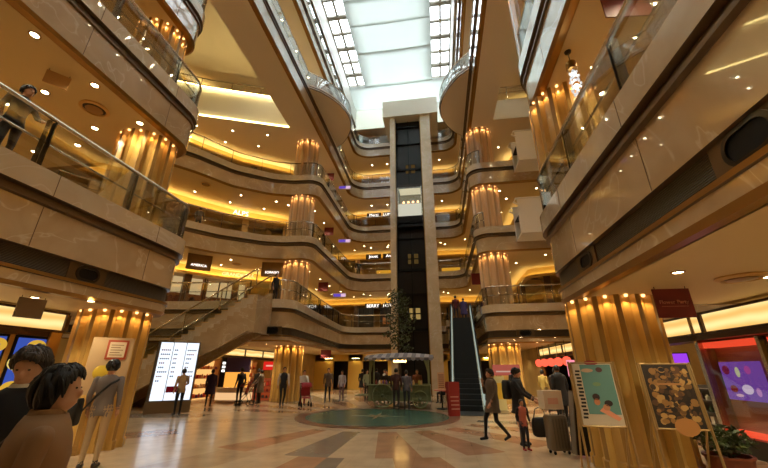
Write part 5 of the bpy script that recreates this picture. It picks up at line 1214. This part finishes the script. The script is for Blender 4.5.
# middle distance, left to right
rp = []
def walkers(rows):
    for r in rows: person(*r[:4], **r[4])
walkers([
 ('person in tan jacket and black trousers reading the lit directory', (-10.2, 13.75, 0), face(-.6, .4), 1.64, dict(top=(176, 142, 98), bottom=(20, 20, 24), rarm=((.26, .08, 1.14), (.18, .26, 1.05)))),
 ('person in dark purple coat standing between the directory and the white counter', (-11.0, 16.9, 0), face(-.4, .9), 1.62, dict(top=(52, 36, 66), bottom=(28, 26, 34), coat=(54, 38, 70))),
 ('man in black jacket facing the cosmetics shelves, left of a grey coated woman', (-9.95, 17.75, 0), face(-.9, .4), 1.70, dict(top=(26, 26, 28), bottom=(24, 24, 26))),
 ('person in black and brown standing close behind the black jacketed man', (-9.85, 19.3, 0), face(-.8, .4), 1.66, dict(top=(44, 34, 28), bottom=(20, 20, 22))),
 ('woman in grey coat bending over a red pushchair near the cosmetics shop', (-9.35, 18.7, 0), face(-.9, -.1), 1.60, dict(top=(132, 118, 104), bottom=(30, 28, 30), coat=(134, 120, 106), larm=((-.22, .2, 1.14), (-.2, .4, .98)), rarm=((.22, .2, 1.14), (.2, .4, .98)))),
 ('man in dark vest over white sleeves walking ahead of a woman with a red pushchair', (-7.5, 17.3, 0), face(.5, -.8), 1.72, dict(top=(34, 32, 36), sleeves=(206, 196, 186), bottom=(30, 28, 32), pose='walk')),
 ('woman in white top pushing a dark red pushchair left of the floor inlay', (-6.75, 18.0, 0), face(.5, -.8), 1.58, dict(top=(214, 202, 188), bottom=(120, 34, 38), larm=((-.2, .16, 1.14), (-.18, .4, 1.0)), rarm=((.2, .16, 1.14), (.18, .4, 1.0)))),
 ('person in brown jacket walking in the middle of the hall right of the pushchair', (-6.05, 19.8, 0), face(.2, -.9), 1.68, dict(top=(104, 84, 66), bottom=(24, 24, 28), pose='walk')),
 ('woman in white and blue print top behind the brown jacketed walker', (-5.55, 20.8, 0), face(-.2, -.9), 1.56, dict(top=(170, 168, 186), bottom=(110, 80, 90))),
 ('woman in black dress with pale bare legs standing by the lit far wall', (-5.15, 24.4, 0), face(.1, 1), 1.64, dict(top=(26, 24, 28), bottom=(28, 26, 30), skirt=(24, 22, 26), bare_legs=True)),
 ('person in pale green jacket left of the green cart', (-4.35, 21.9, 0), face(.6, -.6), 1.60, dict(top=(150, 156, 120), bottom=(30, 30, 34))),
 ('person in black with white bag left of the green cart, further back', (-4.1, 23.8, 0), face(.2, .9), 1.68, dict(top=(40, 36, 38), bottom=(34, 30, 30), coat=(40, 36, 38))),
 ('person in white jacket further back left of the green cart', (-3.65, 24.5, 0), face(-.7, -.7), 1.62, dict(top=(216, 206, 190), bottom=(40, 40, 46))),
 ('customer in dark red jumper and jeans at the cart counter, left of the pair', (-2.0, 16.75, 0), face(.05, 1), 1.66, dict(top=(70, 36, 32), bottom=(58, 54, 56), hair=(24, 18, 16))),
 ('customer in blue grey jacket and dark jeans at the cart counter, right of the pair', (-1.55, 16.85, 0), face(-.05, 1), 1.58, dict(top=(110, 106, 116), bottom=(52, 54, 62), hair=(34, 26, 22))),
 ('stall keeper in dark clothes behind the cart counter, at left', (-2.75, 18.95, 0), face(.1, -1), 1.58, dict(top=(36, 34, 38), bottom=(30, 30, 30))),
 ('stall keeper with brown apron behind the cart counter, at right', (-1.2, 18.95, 0), face(-.1, -1), 1.62, dict(top=(120, 70, 50), bottom=(30, 30, 30))),
 ('person in red top and dark skirt seated on a stool right of the tower', (.05, 20.6, .0), face(-.5, -.8), 1.60, dict(top=(170, 40, 36), bottom=(24, 22, 24), pose='sit')),
 ('person in black jacket in the doorway right of the escalator foot', (3.15, 17.2, 0), face(-.1, 1), 1.68, dict(top=(26, 24, 26), bottom=(22, 22, 24))),
 ('person in yellow jacket at the entrance of the lantern shop', (4.35, 17.3, 0), face(.7, .6), 1.60, dict(top=(190, 160, 84), bottom=(60, 50, 40))),
 ('tall man in black coat standing near the luggage under the red lanterns', (3.75, 13.0, 0), face(-.3, .9), 1.74, dict(top=(28, 26, 28), bottom=(24, 24, 26), coat=(28, 26, 28))),
 ('person in dark brown jacket right behind the yellow jacket under the lanterns', (4.4, 15.6, 0), face(.4, .8), 1.66, dict(top=(60, 42, 34), bottom=(30, 28, 28))),
])
zl = FLOOR[2] + .1
person('man in red top near the head of the escalator, left of two', (1.25, 24.9, zl - .12), face(.05, 1), 1.70, (110, 40, 36), (40, 36, 40))
person('woman in violet coat near the head of the escalator, right of two', (1.75, 24.55, zl - .28), face(.05, 1), 1.60, (62, 46, 92), (36, 32, 44), coat=(62, 46, 92))
person('dark clothed person by the second floor railing just right of the stair head', (-8.6, 17.6, zl), face(.8, -.2), 1.66, (30, 28, 32), (28, 26, 30))
person('dark clothed person leaning by the third floor far balcony left of the tower', (-7.0, 30.4, FLOOR[3] + .1), face(.3, -.9), 1.66, (30, 26, 28), (26, 24, 26))
person('dark clothed person at the second floor railing at the far left edge', (-7.4, 4.1, zl), face(.9, .1), 1.70, (34, 30, 32), (28, 26, 30), near=True, voxel=.012, larm=((-.24, .12, 1.16), (-.2, .30, 1.06)))
for x, y, c, lb in ((-15.0, 17.0, (40, 34, 32), 'in dark coat'), (-14.3, 17.9, (90, 70, 60), 'in brown jacket')): person('shopper %s behind the third floor left bay railing' % lb, (x, y, FLOOR[3] + .1), face(-.6, .7), 1.66, c, (30, 28, 30))
# pushchairs
def pushchair(label, loc, rz, col):
    t = thing('pushchair', label, 'pushchair', loc, rz)
    MB().add([(-.2, .1, .45), (.2, .1, .45), (.2, .42, .38), (-.2, .42, .38), (-.2, .02, .95), (.2, .02, .95), (-.2, .15, .47), (.2, .15, .47)], [(0, 1, 2, 3), (4, 5, 7, 6)]).build('seat', cmat(*col, .8), t, smooth=False)
    hd = MB(); hd.rings([[(x, .1 + .3 * cos(a), .75 + .3 * sin(a)) for a in [pi * .1 + pi * .55 * k / 8 for k in range(9)]] for x in (-.22, 0, .22)], 0, False); hd.build('hood', cmat(*col, .8), t)
    for s in (-1, 1): MB().tube([(s * .22, -.2, 1.0), (s * .22, .05, .6), (s * .22, .45, .12)], .014, 6).tube([(s * .22, .05, .6), (s * .22, -.12, .12)], .014, 6).build('frame', 'darkmetal', t)
    MB().tube([(-.22, -.2, 1.0), (.22, -.2, 1.0)], .018, 6).build('handle', 'black', t)
    for x in (-.22, .22):
        for y in (.45, -.12): MB().rings([[(x + .02 * cos(q), y + (.10 + .02 * sin(q)) * cos(2 * pi * k / 14), .12 + (.10 + .02 * sin(q)) * sin(2 * pi * k / 14)) for q in (0, pi / 2, pi, 3 * pi / 2)] for k in range(14)], 0, False, True).build('wheel', 'black', t)
    return t
pushchair('dark red pushchair pushed by the white topped woman', (-6.4, 17.35, 0), face(.5, -.8), (150, 34, 40))
pushchair('red pushchair under the grey coated woman by the cosmetics shop', (-9.35, 17.55, 0), face(-.9, -.1), (150, 44, 40))
t = thing('stool', 'small dark stool under the red topped seated person', 'stool', (.05, 20.6, 0)); MB().lathe([(0, .36), (.18, .36), (.19, .38), (.18, .41), (0, .41)], 18).build('seat', 'black', t)
for k in range(4): MB().tube([(.13 * cos(k * pi / 2), .13 * sin(k * pi / 2), .37), (.18 * cos(k * pi / 2), .18 * sin(k * pi / 2), 0)], .012, 6).build('leg', 'black', t)
